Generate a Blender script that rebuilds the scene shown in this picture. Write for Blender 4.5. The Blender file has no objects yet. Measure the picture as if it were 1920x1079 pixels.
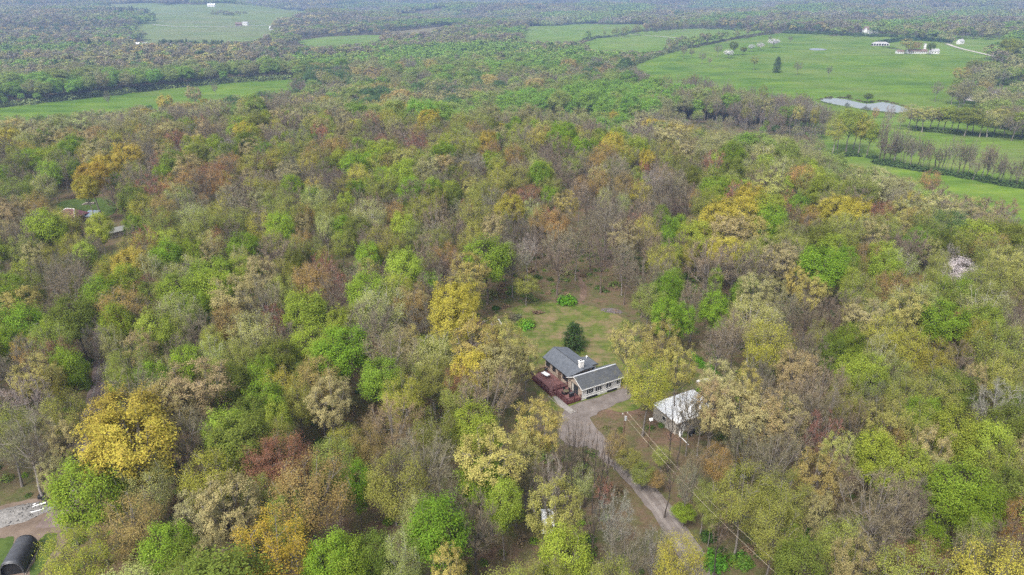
import bpy, bmesh, math, random
import numpy as np
from mathutils import Vector, Matrix
from mathutils.geometry import delaunay_2d_cdt

random.seed(7)
RNG = np.random.default_rng(11)
R = math.radians
scene = bpy.context.scene
COL = scene.collection

# ------------------------------------------------------------------ camera
CAM_H, PITCH, FPX = 70.0, 23.0, 1300.0           # 70 m above the house, 24 mm lens, tilted 23 degrees down
cam_d = bpy.data.cameras.new("camera")
cam_d.sensor_width = 36.0
cam_d.lens = 36.0 * FPX / 1920.0
cam_d.clip_start = 0.5
cam_d.clip_end = 40000.0
cam = bpy.data.objects.new("camera", cam_d)
cam.location = (0, 0, CAM_H)
cam.rotation_euler = (R(90 - PITCH), 0, 0)
COL.objects.link(cam)
scene.camera = cam

# ------------------------------------------------------------------ world, sun, exposure (overcast)
SUN_EL, SUN_AZ = 52.0, 215.0                      # compass-like azimuth: from behind the camera, to its left
world = bpy.data.worlds.new("World")
scene.world = world
world.use_nodes = True
wn = world.node_tree
wn.nodes.clear()
w_out = wn.nodes.new("ShaderNodeOutputWorld")
w_bg = wn.nodes.new("ShaderNodeBackground")
w_sky = wn.nodes.new("ShaderNodeTexSky")
w_hs = wn.nodes.new("ShaderNodeHueSaturation")
w_sky.sky_type = "NISHITA"
w_sky.sun_disc = False
w_sky.sun_elevation = R(SUN_EL)
w_sky.sun_rotation = R(SUN_AZ)
w_sky.air_density = 1.6
w_sky.dust_density = 4.0
w_sky.ozone_density = 1.0
w_hs.inputs["Saturation"].default_value = 0.32    # cloud cover: the sky light is nearly neutral
w_bg.inputs["Strength"].default_value = 0.125
wn.links.new(w_sky.outputs[0], w_hs.inputs["Color"])
wn.links.new(w_hs.outputs[0], w_bg.inputs["Color"])
wn.links.new(w_bg.outputs[0], w_out.inputs["Surface"])
sun_d = bpy.data.lights.new("sun", "SUN")
sun_d.energy = 1.5
sun_d.angle = R(16)
sun_d.color = (1.0, 0.96, 0.90)
sun = bpy.data.objects.new("sun", sun_d)
az = R(SUN_AZ)
sdir = Vector((math.sin(az) * math.cos(R(SUN_EL)), math.cos(az) * math.cos(R(SUN_EL)), math.sin(R(SUN_EL))))
sun.rotation_euler = sdir.to_track_quat("Z", "Y").to_euler()
sun.location = (0, 0, 300)
COL.objects.link(sun)
scene.view_settings.view_transform = "Standard"
scene.view_settings.look = "None"
scene.view_settings.gamma = 1.0
scene.view_settings.use_curve_mapping = False
scene.view_settings.exposure = 1.27
scene.cycles.max_bounces = 6
scene.cycles.diffuse_bounces = 2
scene.cycles.use_adaptive_sampling = False
scene.cycles.transmission_bounces = 3
scene.cycles.volume_bounces = 0
scene.cycles.use_denoising = False

# ------------------------------------------------------------------ terrain height
def sstep(a, b, x):
    t = np.clip((np.asarray(x, float) - a) / (b - a), 0, 1)
    return t * t * (3 - 2 * t)

AZ_K = np.array([-180, -60, -40, -25, -10, 0, 10, 20, 30, 40, 60, 180.0])
EDGE_K = np.array([300, 330, 345, 385, 360, 318, 292, 262, 222, 196, 190, 300.0])
R_K = np.array([0, 500, 700, 900, 1150, 1700, 2400, 3200, 4800, 6500, 8500, 11000.0])
VAL_K = np.array([      # valley profile by azimuth (rows) and range (columns)
    [-26, -26, -26, -25, -23, -20, 0, 25, 30, 70, 105, 120],
    [-26, -26, -26, -25, -23, -20, 0, 25, 30, 70, 105, 120],
    [-24, -24, -25, -24, -22, -18, 8, 28, 30, 75, 110, 120],
    [-24, -24, -25, -24, -24, -24, 2, 26, 28, 75, 112, 125],
    [-26, -27, -28, -27, -26, -24, -14, -2, 12, 60, 105, 125],
    [-26, -27, -28, -27, -25, -20, -14, -4, 12, 55, 105, 125],
    [-26, -27, -27, -24, -19, -14, -10, -2, 14, 55, 108, 125],
    [-26, -27, -27, -21, -12, -5, -4, 2, 16, 60, 110, 125],
    [-26, -27, -27, -20, -9, -1, 0, 6, 20, 65, 110, 125],
    [-26, -27, -27, -20, -9, -1, 0, 6, 20, 65, 110, 125],
    [-26, -27, -27, -20, -9, -1, 0, 6, 20, 65, 110, 125],
    [-26, -26, -26, -25, -23, -20, 0, 25, 30, 70, 105, 120.0]])

def terrain(x, y):
    x = np.asarray(x, float); y = np.asarray(y, float)
    r = np.hypot(x, y)
    a = np.degrees(np.arctan2(x, y))
    edge = np.interp(a, AZ_K, EDGE_K) + 14 * np.sin(a * 0.31 + 1.0)
    ai = np.clip(np.searchsorted(AZ_K, a, side="right") - 1, 0, len(AZ_K) - 2)
    fa = (a - AZ_K[ai]) / (AZ_K[ai + 1] - AZ_K[ai]); fa = fa * fa * (3 - 2 * fa)
    ri = np.clip(np.searchsorted(R_K, r, side="right") - 1, 0, len(R_K) - 2)
    fr = np.clip((r - R_K[ri]) / (R_K[ri + 1] - R_K[ri]), 0, 1); fr = fr * fr * (3 - 2 * fr)
    v = (VAL_K[ai, ri] * (1 - fa) + VAL_K[ai + 1, ri] * fa) * (1 - fr) + (VAL_K[ai, ri + 1] * (1 - fa) + VAL_K[ai + 1, ri + 1] * fa) * fr
    farb = sstep(1500, 3400, r)
    v = v + farb * (17 * np.sin(x * 0.0037 + 1.3) * np.sin(y * 0.0043 + 0.4) + 9 * np.sin(x * 0.0061 + y * 0.0072) + 8 * np.sin(y * 0.0105 - x * 0.0021))
    v = v + sstep(4500, 8000, r) * (16 * np.sin(x * 0.0016 + y * 0.0007) + 12 * np.sin(x * 0.0034 - y * 0.0012 + 2.0))
    v = v + 1.0 * np.sin(x * 0.012 + 0.7) * np.sin(y * 0.014)
    hd = np.hypot(x - 12, y - 122)
    p = sstep(35, 130, hd) * (0.9 * np.sin(x * 0.031 + 0.3) * np.sin(y * 0.027 + 1.1) + 1.2 * np.sin(x * 0.013 - y * 0.016))
    return p + (v - p) * sstep(0, 150, r - edge)

T_STEPS = 15.0 * 1.015 ** np.arange(490)
SP, CP = math.sin(R(PITCH)), math.cos(R(PITCH))
def at(px, py, dz=0.0):
    """World point where the sight line through a spot of the photograph meets the ground (raised by dz)."""
    cx, cy = (px - 960) / FPX, (539.5 - py) / FPX
    d = np.array([cx, CP + cy * SP, -SP + cy * CP])
    ts = T_STEPS
    for n in (0, 40, 40):
        if n: ts = np.linspace(t0, t1, n)
        g = CAM_H + d[2] * ts - (terrain(d[0] * ts, d[1] * ts) + dz)
        i = int(np.argmax(g <= 0)) if np.any(g <= 0) else len(ts) - 1
        i = max(i, 1)
        t0, t1 = ts[i - 1], ts[i]
    t1 = 0.5 * (t0 + t1)
    x, y = d[0] * t1, d[1] * t1
    return float(x), float(y), float(terrain(x, y))

def to_px(x, y, z):
    x = np.asarray(x, float); y = np.asarray(y, float); z = np.asarray(z, float) - CAM_H
    dep = y * CP - z * SP
    up = y * SP + z * CP
    return 960 + FPX * x / dep, 539.5 - FPX * up / dep, dep

# ------------------------------------------------------------------ object helpers
def tag(o, label=None, cat=None, group=None, kind=None):
    if label: o["label"] = label
    if cat: o["category"] = cat
    if group: o["group"] = group
    if kind: o["kind"] = kind
    return o

def empty(name, loc=(0, 0, 0), rz=0.0, label=None, cat=None, group=None):
    o = bpy.data.objects.new(name, None)
    o.empty_display_size = 0.5
    o.location = loc
    o.rotation_euler = (0, 0, rz)
    COL.objects.link(o)
    return tag(o, label, cat, group)

def link(name, me, parent=None, loc=None, rz=0.0, scale=None):
    o = bpy.data.objects.new(name, me)
    COL.objects.link(o)
    if parent is not None: o.parent = parent
    if loc is not None: o.location = loc
    if rz: o.rotation_euler = (0, 0, rz)
    if scale is not None: o.scale = scale
    return o

def mesh_np(name, V, F, mats, fmat=None, smooth=False, attr=None):
    """V (n,3); F list of (m,k) index arrays; fmat list of material indices, one per array."""
    me = bpy.data.meshes.new(name)
    V = np.asarray(V, np.float32)
    F = [np.asarray(f, np.int32) for f in F if len(f)]
    me.vertices.add(len(V)); me.vertices.foreach_set("co", V.ravel())
    nl = sum(f.size for f in F); npoly = sum(len(f) for f in F)
    me.loops.add(nl); me.polygons.add(npoly)
    me.loops.foreach_set("vertex_index", np.concatenate([f.ravel() for f in F]))
    tot = np.concatenate([np.full(len(f), f.shape[1], np.int32) for f in F])
    start = np.concatenate([[0], np.cumsum(tot)[:-1]]).astype(np.int32)
    me.polygons.foreach_set("loop_start", start)
    me.polygons.foreach_set("loop_total", tot)
    if fmat is not None:
        me.polygons.foreach_set("material_index", np.concatenate([np.full(len(f), m, np.int32) for f, m in zip(F, fmat)]))
    for m in mats: me.materials.append(m)
    if smooth: me.polygons.foreach_set("use_smooth", np.ones(npoly, bool))
    if attr is not None:
        for k, a in attr.items():
            at_ = me.attributes.new(k, "FLOAT", "POINT"); at_.data.foreach_set("value", np.asarray(a, np.float32))
    me.update(); me.validate()
    return me

class MB:
    """Collects boxes, bars and plates; build() links them as one mesh object."""
    def __init__(s): s.bm = bmesh.new()
    def box(s, c, d, rz=0.0, bev=0.0, M=None):
        m = Matrix.Translation(c) @ Matrix.Rotation(rz, 4, "Z")
        if M is not None: m = M @ m
        r = bmesh.ops.create_cube(s.bm, size=1.0)
        vs = r["verts"]
        bmesh.ops.scale(s.bm, vec=d, verts=vs)
        if bev > 0:
            es = list({e for v in vs for e in v.link_edges})
            b = bmesh.ops.bevel(s.bm, geom=es, offset=bev, segments=1, affect="EDGES")
            vs = list({v for f in b["faces"] for v in f.verts} | {v for v in vs if v.is_valid})
        bmesh.ops.transform(s.bm, matrix=m, verts=[v for v in vs if v.is_valid])
        return s
    def bar(s, a, b, r, r2=None, n=6, caps=True):
        a = Vector(a); b = Vector(b); d = b - a
        r2 = r if r2 is None else r2
        q = d.to_track_quat("Z", "Y").to_matrix().to_4x4()
        bmesh.ops.create_cone(s.bm, cap_ends=caps, segments=n, radius1=r, radius2=r2, depth=d.length, matrix=Matrix.Translation((a + b) / 2) @ q)
        return s
    def poly(s, pts):
        s.bm.faces.new([s.bm.verts.new(p) for p in pts]); return s
    def prism(s, pts, vec):
        """closed solid: outline pts pushed along vec"""
        vec = Vector(vec)
        a = [s.bm.verts.new(Vector(p)) for p in pts]; b = [s.bm.verts.new(Vector(p) + vec) for p in pts]
        n = len(a)
        s.bm.faces.new(a); s.bm.faces.new(b[::-1])
        for i in range(n): s.bm.faces.new((a[i], b[i], b[(i + 1) % n], a[(i + 1) % n]))
        return s
    def ball(s, c, r, sub=2, sc=(1, 1, 1), jitter=0.0, rnd=None):
        g = bmesh.ops.create_icosphere(s.bm, subdivisions=sub, radius=1.0)
        rnd = rnd or random
        for v in g["verts"]:
            k = 1 + (rnd.random() - 0.5) * 2 * jitter
            v.co = Vector((v.co.x * r * sc[0] * k, v.co.y * r * sc[1] * k, v.co.z * r * sc[2] * k)) + Vector(c)
        return s
    def mesh(s, name, mat, smooth=False):
        bmesh.ops.recalc_face_normals(s.bm, faces=s.bm.faces[:])
        me = bpy.data.meshes.new(name); s.bm.to_mesh(me); s.bm.free()
        for m in (mat if isinstance(mat, (list, tuple)) else [mat]): me.materials.append(m)
        if smooth:
            for p in me.polygons: p.use_smooth = True
        return me
    def build(s, name, mat, parent=None, loc=None, rz=0.0, smooth=False):
        return link(name, s.mesh(name, mat, smooth), parent, loc, rz)

# ------------------------------------------------------------------ materials
def new_mat(name):
    m = bpy.data.materials.new(name); m.use_nodes = True
    nt = m.node_tree; nt.nodes.clear()
    o = nt.nodes.new("ShaderNodeOutputMaterial")
    return m, nt, o

def noise_ramp(nt, scale, stops, detail=6, rough=0.6, coord="Object", vec_scale=None, dist=0.0):
    tc = nt.nodes.new("ShaderNodeTexCoord")
    n = nt.nodes.new("ShaderNodeTexNoise")
    n.inputs["Scale"].default_value = scale; n.inputs["Detail"].default_value = detail; n.inputs["Roughness"].default_value = rough
    n.inputs["Distortion"].default_value = dist
    if vec_scale is not None:
        mp = nt.nodes.new("ShaderNodeMapping"); mp.inputs["Scale"].default_value = vec_scale[:3]
        if len(vec_scale) > 3: mp.inputs["Rotation"].default_value = (0, 0, vec_scale[3])
        nt.links.new(tc.outputs[coord], mp.inputs[0]); nt.links.new(mp.outputs[0], n.inputs["Vector"])
    else:
        nt.links.new(tc.outputs[coord], n.inputs["Vector"])
    cr = nt.nodes.new("ShaderNodeValToRGB")
    els = cr.color_ramp.elements
    while len(els) < len(stops): els.new(0.5)
    for e, (p, c) in zip(els, stops):
        e.position = p; e.color = (*c, 1)
    nt.links.new(n.outputs["Fac"], cr.inputs[0])
    return cr, n

def mix(nt, fac, a, b, mode="MIX"):
    mx = nt.nodes.new("ShaderNodeMix"); mx.data_type = "RGBA"; mx.blend_type = mode
    def put(sock, v):
        if hasattr(v, "outputs"): nt.links.new(v.outputs[0], sock)
        elif hasattr(v, "links"): nt.links.new(v, sock)
        elif isinstance(v, (tuple, list)): sock.default_value = (*v[:3], 1)
        else: sock.default_value = v
    put(mx.inputs[0], fac); put(mx.inputs[6], a); put(mx.inputs[7], b)
    return mx.outputs[2]

def principled(nt, out, color, rough=0.8, metal=0.0, spec=0.3, bump=None, bump_d=0.02, bump_s=0.5):
    b = nt.nodes.new("ShaderNodeBsdfPrincipled")
    if isinstance(color, (tuple, list)): b.inputs["Base Color"].default_value = (*color, 1)
    else: nt.links.new(color, b.inputs["Base Color"])
    b.inputs["Roughness"].default_value = rough; b.inputs["Metallic"].default_value = metal
    b.inputs["Specular IOR Level"].default_value = spec
    if bump is not None:
        bp = nt.nodes.new("ShaderNodeBump"); bp.inputs["Distance"].default_value = bump_d; bp.inputs["Strength"].default_value = bump_s
        nt.links.new(bump, bp.inputs["Height"]); nt.links.new(bp.outputs[0], b.inputs["Normal"])
    nt.links.new(b.outputs[0], out.inputs[0])
    return b

def simple(name, col, rough=0.7, metal=0.0, spec=0.3, var=0.25, scale=3.0, coord="Object", bump_d=0.01):
    m, nt, o = new_mat(name)
    lo = tuple(c * (1 - var) for c in col); hi = tuple(min(1, c * (1 + var)) for c in col)
    cr, n = noise_ramp(nt, scale, [(0.3, lo), (0.7, hi)], coord=coord)
    principled(nt, o, cr.outputs[0], rough, metal, spec, n.outputs["Fac"], bump_d)
    return m

def attr_node(nt, name, typ="INSTANCER"):
    a = nt.nodes.new("ShaderNodeAttribute"); a.attribute_type = typ; a.attribute_name = name
    return a

def leaf_material(name):
    """Colour of the whole tree from its own "tint"; every leaf spray differs a little."""
    m, nt, o = new_mat(name)
    t = attr_node(nt, "tint")
    lv = attr_node(nt, "lv", "GEOMETRY")
    mr = nt.nodes.new("ShaderNodeMapRange"); mr.inputs["To Min"].default_value = 0.68; mr.inputs["To Max"].default_value = 1.32
    nt.links.new(lv.outputs["Fac"], mr.inputs["Value"])
    sc = nt.nodes.new("ShaderNodeVectorMath"); sc.operation = "SCALE"
    nt.links.new(t.outputs["Vector"], sc.inputs[0]); nt.links.new(mr.outputs[0], sc.inputs["Scale"])
    hs = nt.nodes.new("ShaderNodeHueSaturation")
    mh = nt.nodes.new("ShaderNodeMapRange"); mh.inputs["To Min"].default_value = 0.485; mh.inputs["To Max"].default_value = 0.515
    l2 = attr_node(nt, "lh", "GEOMETRY")
    nt.links.new(l2.outputs["Fac"], mh.inputs["Value"]); nt.links.new(mh.outputs[0], hs.inputs["Hue"])
    nt.links.new(sc.outputs[0], hs.inputs["Color"])
    d = nt.nodes.new("ShaderNodeBsdfDiffuse"); tr = nt.nodes.new("ShaderNodeBsdfTranslucent"); mx = nt.nodes.new("ShaderNodeMixShader")
    mx.inputs[0].default_value = 0.22
    nt.links.new(hs.outputs[0], d.inputs[0]); nt.links.new(hs.outputs[0], tr.inputs[0])
    nt.links.new(d.outputs[0], mx.inputs[1]); nt.links.new(tr.outputs[0], mx.inputs[2]); nt.links.new(mx.outputs[0], o.inputs[0])
    return m

def bark_material(name, fixed=None):
    m, nt, o = new_mat(name)
    cr, n = noise_ramp(nt, 2.5, [(0.3, (0.55, 0.55, 0.55)), (0.7, (1.3, 1.3, 1.3))], vec_scale=(3, 3, 0.7))
    if fixed: c = mix(nt, 1.0, cr.outputs[0], fixed, "MULTIPLY")
    else: c = mix(nt, 1.0, cr.outputs[0], attr_node(nt, "tint").outputs["Color"], "MULTIPLY")
    d = nt.nodes.new("ShaderNodeBsdfDiffuse"); nt.links.new(c, d.inputs[0]); nt.links.new(d.outputs[0], o.inputs[0])
    return m

LEAF = leaf_material("leaf_sprays")
BARK = bark_material("bark")
BARK_FAR = bark_material("bark_far", (0.20, 0.175, 0.155))

# ------------------------------------------------------------------ tree meshes
def unit(v): return v / np.maximum(np.linalg.norm(v, axis=-1, keepdims=True), 1e-9)

def tubes(P, rad, sides):
    """P (N,K,3) polylines, rad (N,K): round tubes -> verts, quads"""
    N, K, _ = P.shape
    T = np.gradient(P, axis=1) if K > 2 else np.repeat(P[:, 1:] - P[:, :1], 2, axis=1)
    T = unit(T)
    ref = np.where(np.abs(T[..., 2:3]) > 0.9, np.array([1.0, 0, 0]), np.array([0, 0, 1.0]))
    A = unit(np.cross(T, ref)); B = np.cross(T, A)
    ang = np.arange(sides) * 2 * np.pi / sides
    V = P[:, :, None, :] + rad[:, :, None, None] * (A[:, :, None, :] * np.cos(ang)[None, None, :, None] + B[:, :, None, :] * np.sin(ang)[None, None, :, None])
    idx = np.arange(N * K * sides).reshape(N, K, sides)
    a = idx[:, :-1, :]; b = np.roll(idx, -1, axis=2)[:, :-1, :]; c = np.roll(idx, -1, axis=2)[:, 1:, :]; d = idx[:, 1:, :]
    return V.reshape(-1, 3), np.stack([a, b, c, d], -1).reshape(-1, 4)

def sprays(C, size, rng, up=0.35, out=None, asp=0.7, ow=2.3):
    """leaf-sized four-cornered faces round centres C"""
    n = len(C)
    nr = rng.normal(size=(n, 3)); nr[:, 2] = np.abs(nr[:, 2]) + up
    if out is not None: nr = nr + out * ow
    nr = unit(nr)
    a = unit(np.cross(nr, rng.normal(size=(n, 3)))); b = np.cross(nr, a)
    s = (size * rng.uniform(0.65, 1.35, n))[:, None]
    bend = nr * s * 0.25
    V = np.stack([C - a * s, C - b * s * asp + bend, C + a * s, C + b * s * asp + bend], 1).reshape(-1, 3)
    return V, np.arange(4 * n).reshape(n, 4)

def bez(p0, p1, p2, K):
    t = np.linspace(0, 1, K)[None, :, None]
    return (1 - t) ** 2 * p0[:, None] + 2 * t * (1 - t) * p1[:, None] + t ** 2 * p2[:, None]

def tree_mesh(seed, style, H=17.0, CR=5.0):
    """One tree of height H, crown radius CR. Returns (wood mesh, crown mesh)."""
    rng = np.random.default_rng(seed)
    cb = {"dome": 0.46, "full": 0.42, "hazy": 0.42, "clumpy": 0.44, "bare": 0.42, "slim": 0.45, "upright": 0.34}[style] * H
    n1 = {"dome": 19, "full": 18, "hazy": 19, "clumpy": 18, "bare": 17, "slim": 9, "upright": 16}[style]
    zc, hz = (H + cb) / 2 + (0.06 * H if style in ("dome", "clumpy") else 0), (H - cb) / 2
    wob = rng.normal(0, 0.25, (7, 3)); wob[:, 2] = 0; wob[0] = 0
    tz = np.linspace(0, H * 0.86, 7)
    trunk = np.cumsum(wob, 0) * 0.8; trunk[:, 2] = tz
    tr = np.interp(np.linspace(0, 1, 7), [0, 0.06, 0.5, 1], [0.32, 0.24, 0.16, 0.03]) * (CR / 5) ** 0.5 * (H / 17)
    VW, FW, off = [], [], 0
    def addw(P, rad, s):
        nonlocal off
        v, f = tubes(P, rad, s); VW.append(v); FW.append(f + off); off += len(v)
    addw(trunk[None], tr[None], 7)
    # limbs: targets spread over the crown, lobes of uneven reach
    k = np.arange(n1)
    phi = k * 2.39996 + rng.uniform(0, 6.28)
    zz = np.linspace(-0.45, 0.92, n1) + rng.normal(0, 0.06, n1)
    zz = np.clip(zz, -0.6, 0.97)
    rr = np.sqrt(np.maximum(0.02, 1 - np.abs(zz) ** 2.2))
    lobe = rng.uniform(0.74, 0.95, n1)
    if style == "upright": rr = rr * np.interp(zz, [-0.6, 1], [0.75, 1.0])
    tgt = np.stack([np.cos(phi) * rr * CR * lobe, np.sin(phi) * rr * CR * lobe, zc + zz * hz * np.interp(lobe, [0.6, 0.95], [0.82, 0.98])], 1)
    sz = np.clip(cb * 0.72 + (tgt[:, 2] - cb) * (0.42 if style != "upright" else 0.25), cb * 0.55, H * 0.8)
    st = np.stack([np.interp(sz, tz, trunk[:, i]) for i in range(3)], 1)
    mid = st * 0.45 + tgt * 0.55; mid[:, :2] = st[:, :2] * 0.35 + tgt[:, :2] * (0.65 if style != "upright" else 0.8)
    mid[:, 2] = st[:, 2] * 0.7 + tgt[:, 2] * 0.3
    L1 = bez(st, mid, tgt, 5)
    lr = np.interp(sz, tz, tr)[:, None] * np.linspace(0.55, 0.13, 5)[None] + 0.012
    addw(L1, lr, 5)
    # second order
    n2 = {"dome": 6, "full": 6, "hazy": 6, "clumpy": 5, "bare": 6, "slim": 4, "upright": 6}[style]
    f = rng.uniform(0.35, 1.0, (n1, n2)); f[:, 0] = 1.0
    pos = f * 4; i0 = np.clip(pos.astype(int), 0, 3); fr = (pos - i0)[..., None]
    s2 = (L1[np.arange(n1)[:, None], i0] * (1 - fr) + L1[np.arange(n1)[:, None], i0 + 1] * fr).reshape(-1, 3)
    outd = unit(np.repeat(tgt - np.array([0, 0, zc - hz * 0.6]), n2, 0))
    d2 = unit(outd * 0.75 + rng.normal(0, 0.55, (n1 * n2, 3)) + np.array([0, 0, 0.35 if style != "upright" else 0.8]))
    e2 = s2 + d2 * (CR * rng.uniform(0.2, 0.42, n1 * n2))[:, None]
    # keep inside the crown's outline
    q = (e2 - np.array([0, 0, zc])) / np.array([CR, CR, hz * 1.02]); ql = np.linalg.norm(q, axis=1, keepdims=True)
    e2 = np.array([0, 0, zc]) + q / np.maximum(1, ql) * np.array([CR, CR, hz * 1.02])
    L2 = bez(s2, (s2 + e2) / 2 + np.array([0, 0, -0.1]) + rng.normal(0, 0.12, s2.shape), e2, 3)
    addw(L2, np.repeat(np.linspace(0.045, 0.014, 3)[None], len(L2), 0) * (CR / 5), 4 if style in ("bare", "clumpy") else 3)
    # third order
    n3 = {"dome": 5, "full": 5, "hazy": 6, "clumpy": 4, "bare": 7, "slim": 5, "upright": 6}[style]
    g = rng.uniform(0.3, 1.0, (len(L2), n3))[..., None]
    s3 = (L2[:, None, 0] * (1 - g) + L2[:, None, 2] * g).reshape(-1, 3)
    d3 = unit(np.repeat(unit(e2 - s2), n3, 0) + rng.normal(0, 0.6, (len(L2) * n3, 3)) + np.array([0, 0, 0.25 if style != "upright" else 0.7]))
    e3 = s3 + d3 * rng.uniform(0.5, 1.3, len(s3))[:, None] * (CR / 5)
    VC, FC, lv, lh, offc = [], [], [], [], 0
    def addc(v, fq, br, hu):
        nonlocal offc
        VC.append(v); FC.append(fq + offc); offc += len(v); lv.append(br); lh.append(hu)
    # fine twigs: thin triangles
    def twigs(S, E, w):
        t = unit(E - S); a = unit(np.cross(t, rng.normal(size=t.shape))) * w
        v = np.stack([S - a, S + a, E], 1).reshape(-1, 3)
        return v, np.arange(len(v)).reshape(-1, 3)
    if style in ("bare", "hazy", "upright", "slim", "clumpy"):
        v, ft = twigs(s3, e3, 0.022 * CR / 5); VW.append(v); FW.append(ft + off); off += len(v)
    tri = []
    if style in ("bare", "slim"):
        m = 9
        g4 = rng.uniform(0.1, 1.0, (len(s3), m))[..., None]
        s4 = (s3[:, None] * (1 - g4) + e3[:, None] * g4).reshape(-1, 3)
        d4 = unit(np.repeat(unit(e3 - s3), m, 0) + rng.normal(0, 0.55, (len(s3) * m, 3)) + np.array([0, 0, 0.3]))
        e4 = s4 + d4 * rng.uniform(0.35, 0.95, len(s4))[:, None] * (CR / 5)
        v, ft = twigs(s4, e4, 0.020 * CR / 5)
        VC.append(v); tri.append(ft + offc); offc += len(v)
        b_ = np.repeat(rng.uniform(0.1, 0.9, len(ft)), 3); lv.append(b_); lh.append(np.repeat(rng.uniform(0, 1, len(ft)), 3))
        C = e4[rng.random(len(e4)) < 0.30] + rng.normal(0, 0.1, (1, 3))
        v, fq = sprays(C, 0.062 * CR / 5, rng); addc(v, fq, np.repeat(rng.uniform(0.2, 1, len(C)), 4), np.repeat(rng.uniform(0, 1, len(C)), 4))
    else:
        per, spread, size = {"dome": (34, 0.40, 0.115), "full": (36, 0.50, 0.122), "hazy": (24, 0.52, 0.085), "clumpy": (38, 0.30, 0.105), "upright": (22, 0.42, 0.09)}[style]
        per = int(per * (1.0 if style != "dome" else 1.1))
        base = e3 if style != "hazy" else (s3 * 0.35 + e3 * 0.65)
        ax_ = np.array([CR, CR, hz]); q = (base - np.array([0, 0, zc])) / ax_; ql = np.linalg.norm(q, axis=1, keepdims=True); dq = q / np.maximum(ql, 1e-6)
        lump = 0.90 + 0.07 * np.sin(dq[:, :1] * 5.1 + seed) * np.sin(dq[:, 1:2] * 4.7 + 2 * seed) + 0.06 * np.sin(dq[:, 2:] * 7.3 + dq[:, :1] * 6.1 + seed)
        pull = (rng.random((len(base), 1)) < {"dome": 0.75, "full": 0.7, "hazy": 0.55, "clumpy": 0.7, "upright": 0.35}[style]) * (dq[:, 2:] > -0.35)
        base = np.where(pull, np.array([0, 0, zc]) + dq * ax_ * lump * rng.uniform(0.9, 1.0, (len(base), 1)), base)
        C = np.repeat(base, per, 0) + rng.normal(0, spread * CR / 5, (len(base) * per, 3)) * np.array([1, 1, 0.75])
        br_t = np.repeat(np.repeat(rng.uniform(0.25, 0.75, len(L2)), n3), per)        # clump to clump
        br = np.clip(br_t + rng.normal(0, 0.2, len(C)), 0, 1)
        outv = unit(C - np.array([0, 0, zc - hz * 0.7]))
        v, fq = sprays(C, size * CR / 5 * 1.0, rng, out=outv)
        addc(v, fq, np.repeat(br, 4), np.repeat(np.clip(0.5 + rng.normal(0, 0.3, len(C)), 0, 1), 4))
    wood = mesh_np("trunk", np.concatenate(VW), [np.concatenate([f for f in FW if f.shape[1] == 4])] + [f for f in FW if f.shape[1] == 3], [BARK])
    FA = ([np.concatenate(FC)] if FC else []) + ([np.concatenate(tri)] if tri else [])
    crown = mesh_np("crown", np.concatenate(VC), FA, [LEAF], attr={"lv": np.concatenate(lv), "lh": np.concatenate(lh)})
    return wood, crown

def conifer_mesh(seed, H=14.0, CR=3.6, blunt=False):
    rng = np.random.default_rng(seed)
    P = np.zeros((1, 6, 3)); P[0, :, 2] = np.linspace(0, H * 0.97, 6)
    VW, FW = tubes(P, np.linspace(0.26, 0.02, 6)[None], 7)
    n = 150
    h = np.sort(rng.uniform(0.06, 0.98, n)); ph = np.arange(n) * 2.39996 + rng.normal(0, 0.2, n)
    L = (CR * np.sqrt(np.clip(1 - ((h - 0.32) / 0.68) ** 2, 0.02, 1)) if blunt else CR * (1 - h) ** 0.75) * rng.uniform(0.7, 1.08, n) + 0.25
    S = np.stack([0 * h, 0 * h, h * H], 1); E = np.stack([np.cos(ph) * L, np.sin(ph) * L, h * H - L * 0.22 + 0.12], 1)
    B = bez(S, (S + E) / 2 + np.array([0, 0, 0.25]), E, 3)
    v, f = tubes(B, np.repeat(np.array([[0.05, 0.03, 0.01]]), n, 0), 3)
    FWb = f + len(VW); VW = np.concatenate([VW, v])
    m = 34
    g = rng.uniform(0.15, 1, (n, m))[..., None] ** 0.8
    C = (S[:, None] * (1 - g) + E[:, None] * g).reshape(-1, 3) + rng.normal(0, 0.22, (n * m, 3))
    C[:, 2] -= np.abs(rng.normal(0, 0.12, n * m))
    V, F = sprays(C, 0.17, rng, up=0.9, asp=0.5)
    br = np.clip(np.repeat(rng.uniform(0.2, 0.8, n), m) + rng.normal(0, 0.18, n * m), 0, 1)
    return (mesh_np("trunk", VW, [np.concatenate([FW, FWb])], [BARK]),
            mesh_np("crown", V, [F], [LEAF], attr={"lv": np.repeat(br, 4), "lh": np.repeat(rng.uniform(0, 1, n * m), 4)}))

TREES = {}
for i_, (st_, nvar) in enumerate([("dome", 5), ("full", 6), ("hazy", 6), ("clumpy", 5), ("bare", 6), ("slim", 3), ("upright", 3)]):
    TREES[st_] = []
    for v_ in range(nvar):
        H_, C_ = {"slim": (18.0, 2.6), "upright": (16.0, 4.2)}.get(st_, (17.0, 5.0))
        TREES[st_].append((tree_mesh(100 * i_ + v_ + 1, st_, H_, C_), H_, C_))
TREES["conifer"] = [(conifer_mesh(900 + v_), 14.0, 3.6) for v_ in range(2)]
TREES["blunt"] = [(conifer_mesh(950, 8.0, 3.2, True), 8.0, 3.2)]

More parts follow.
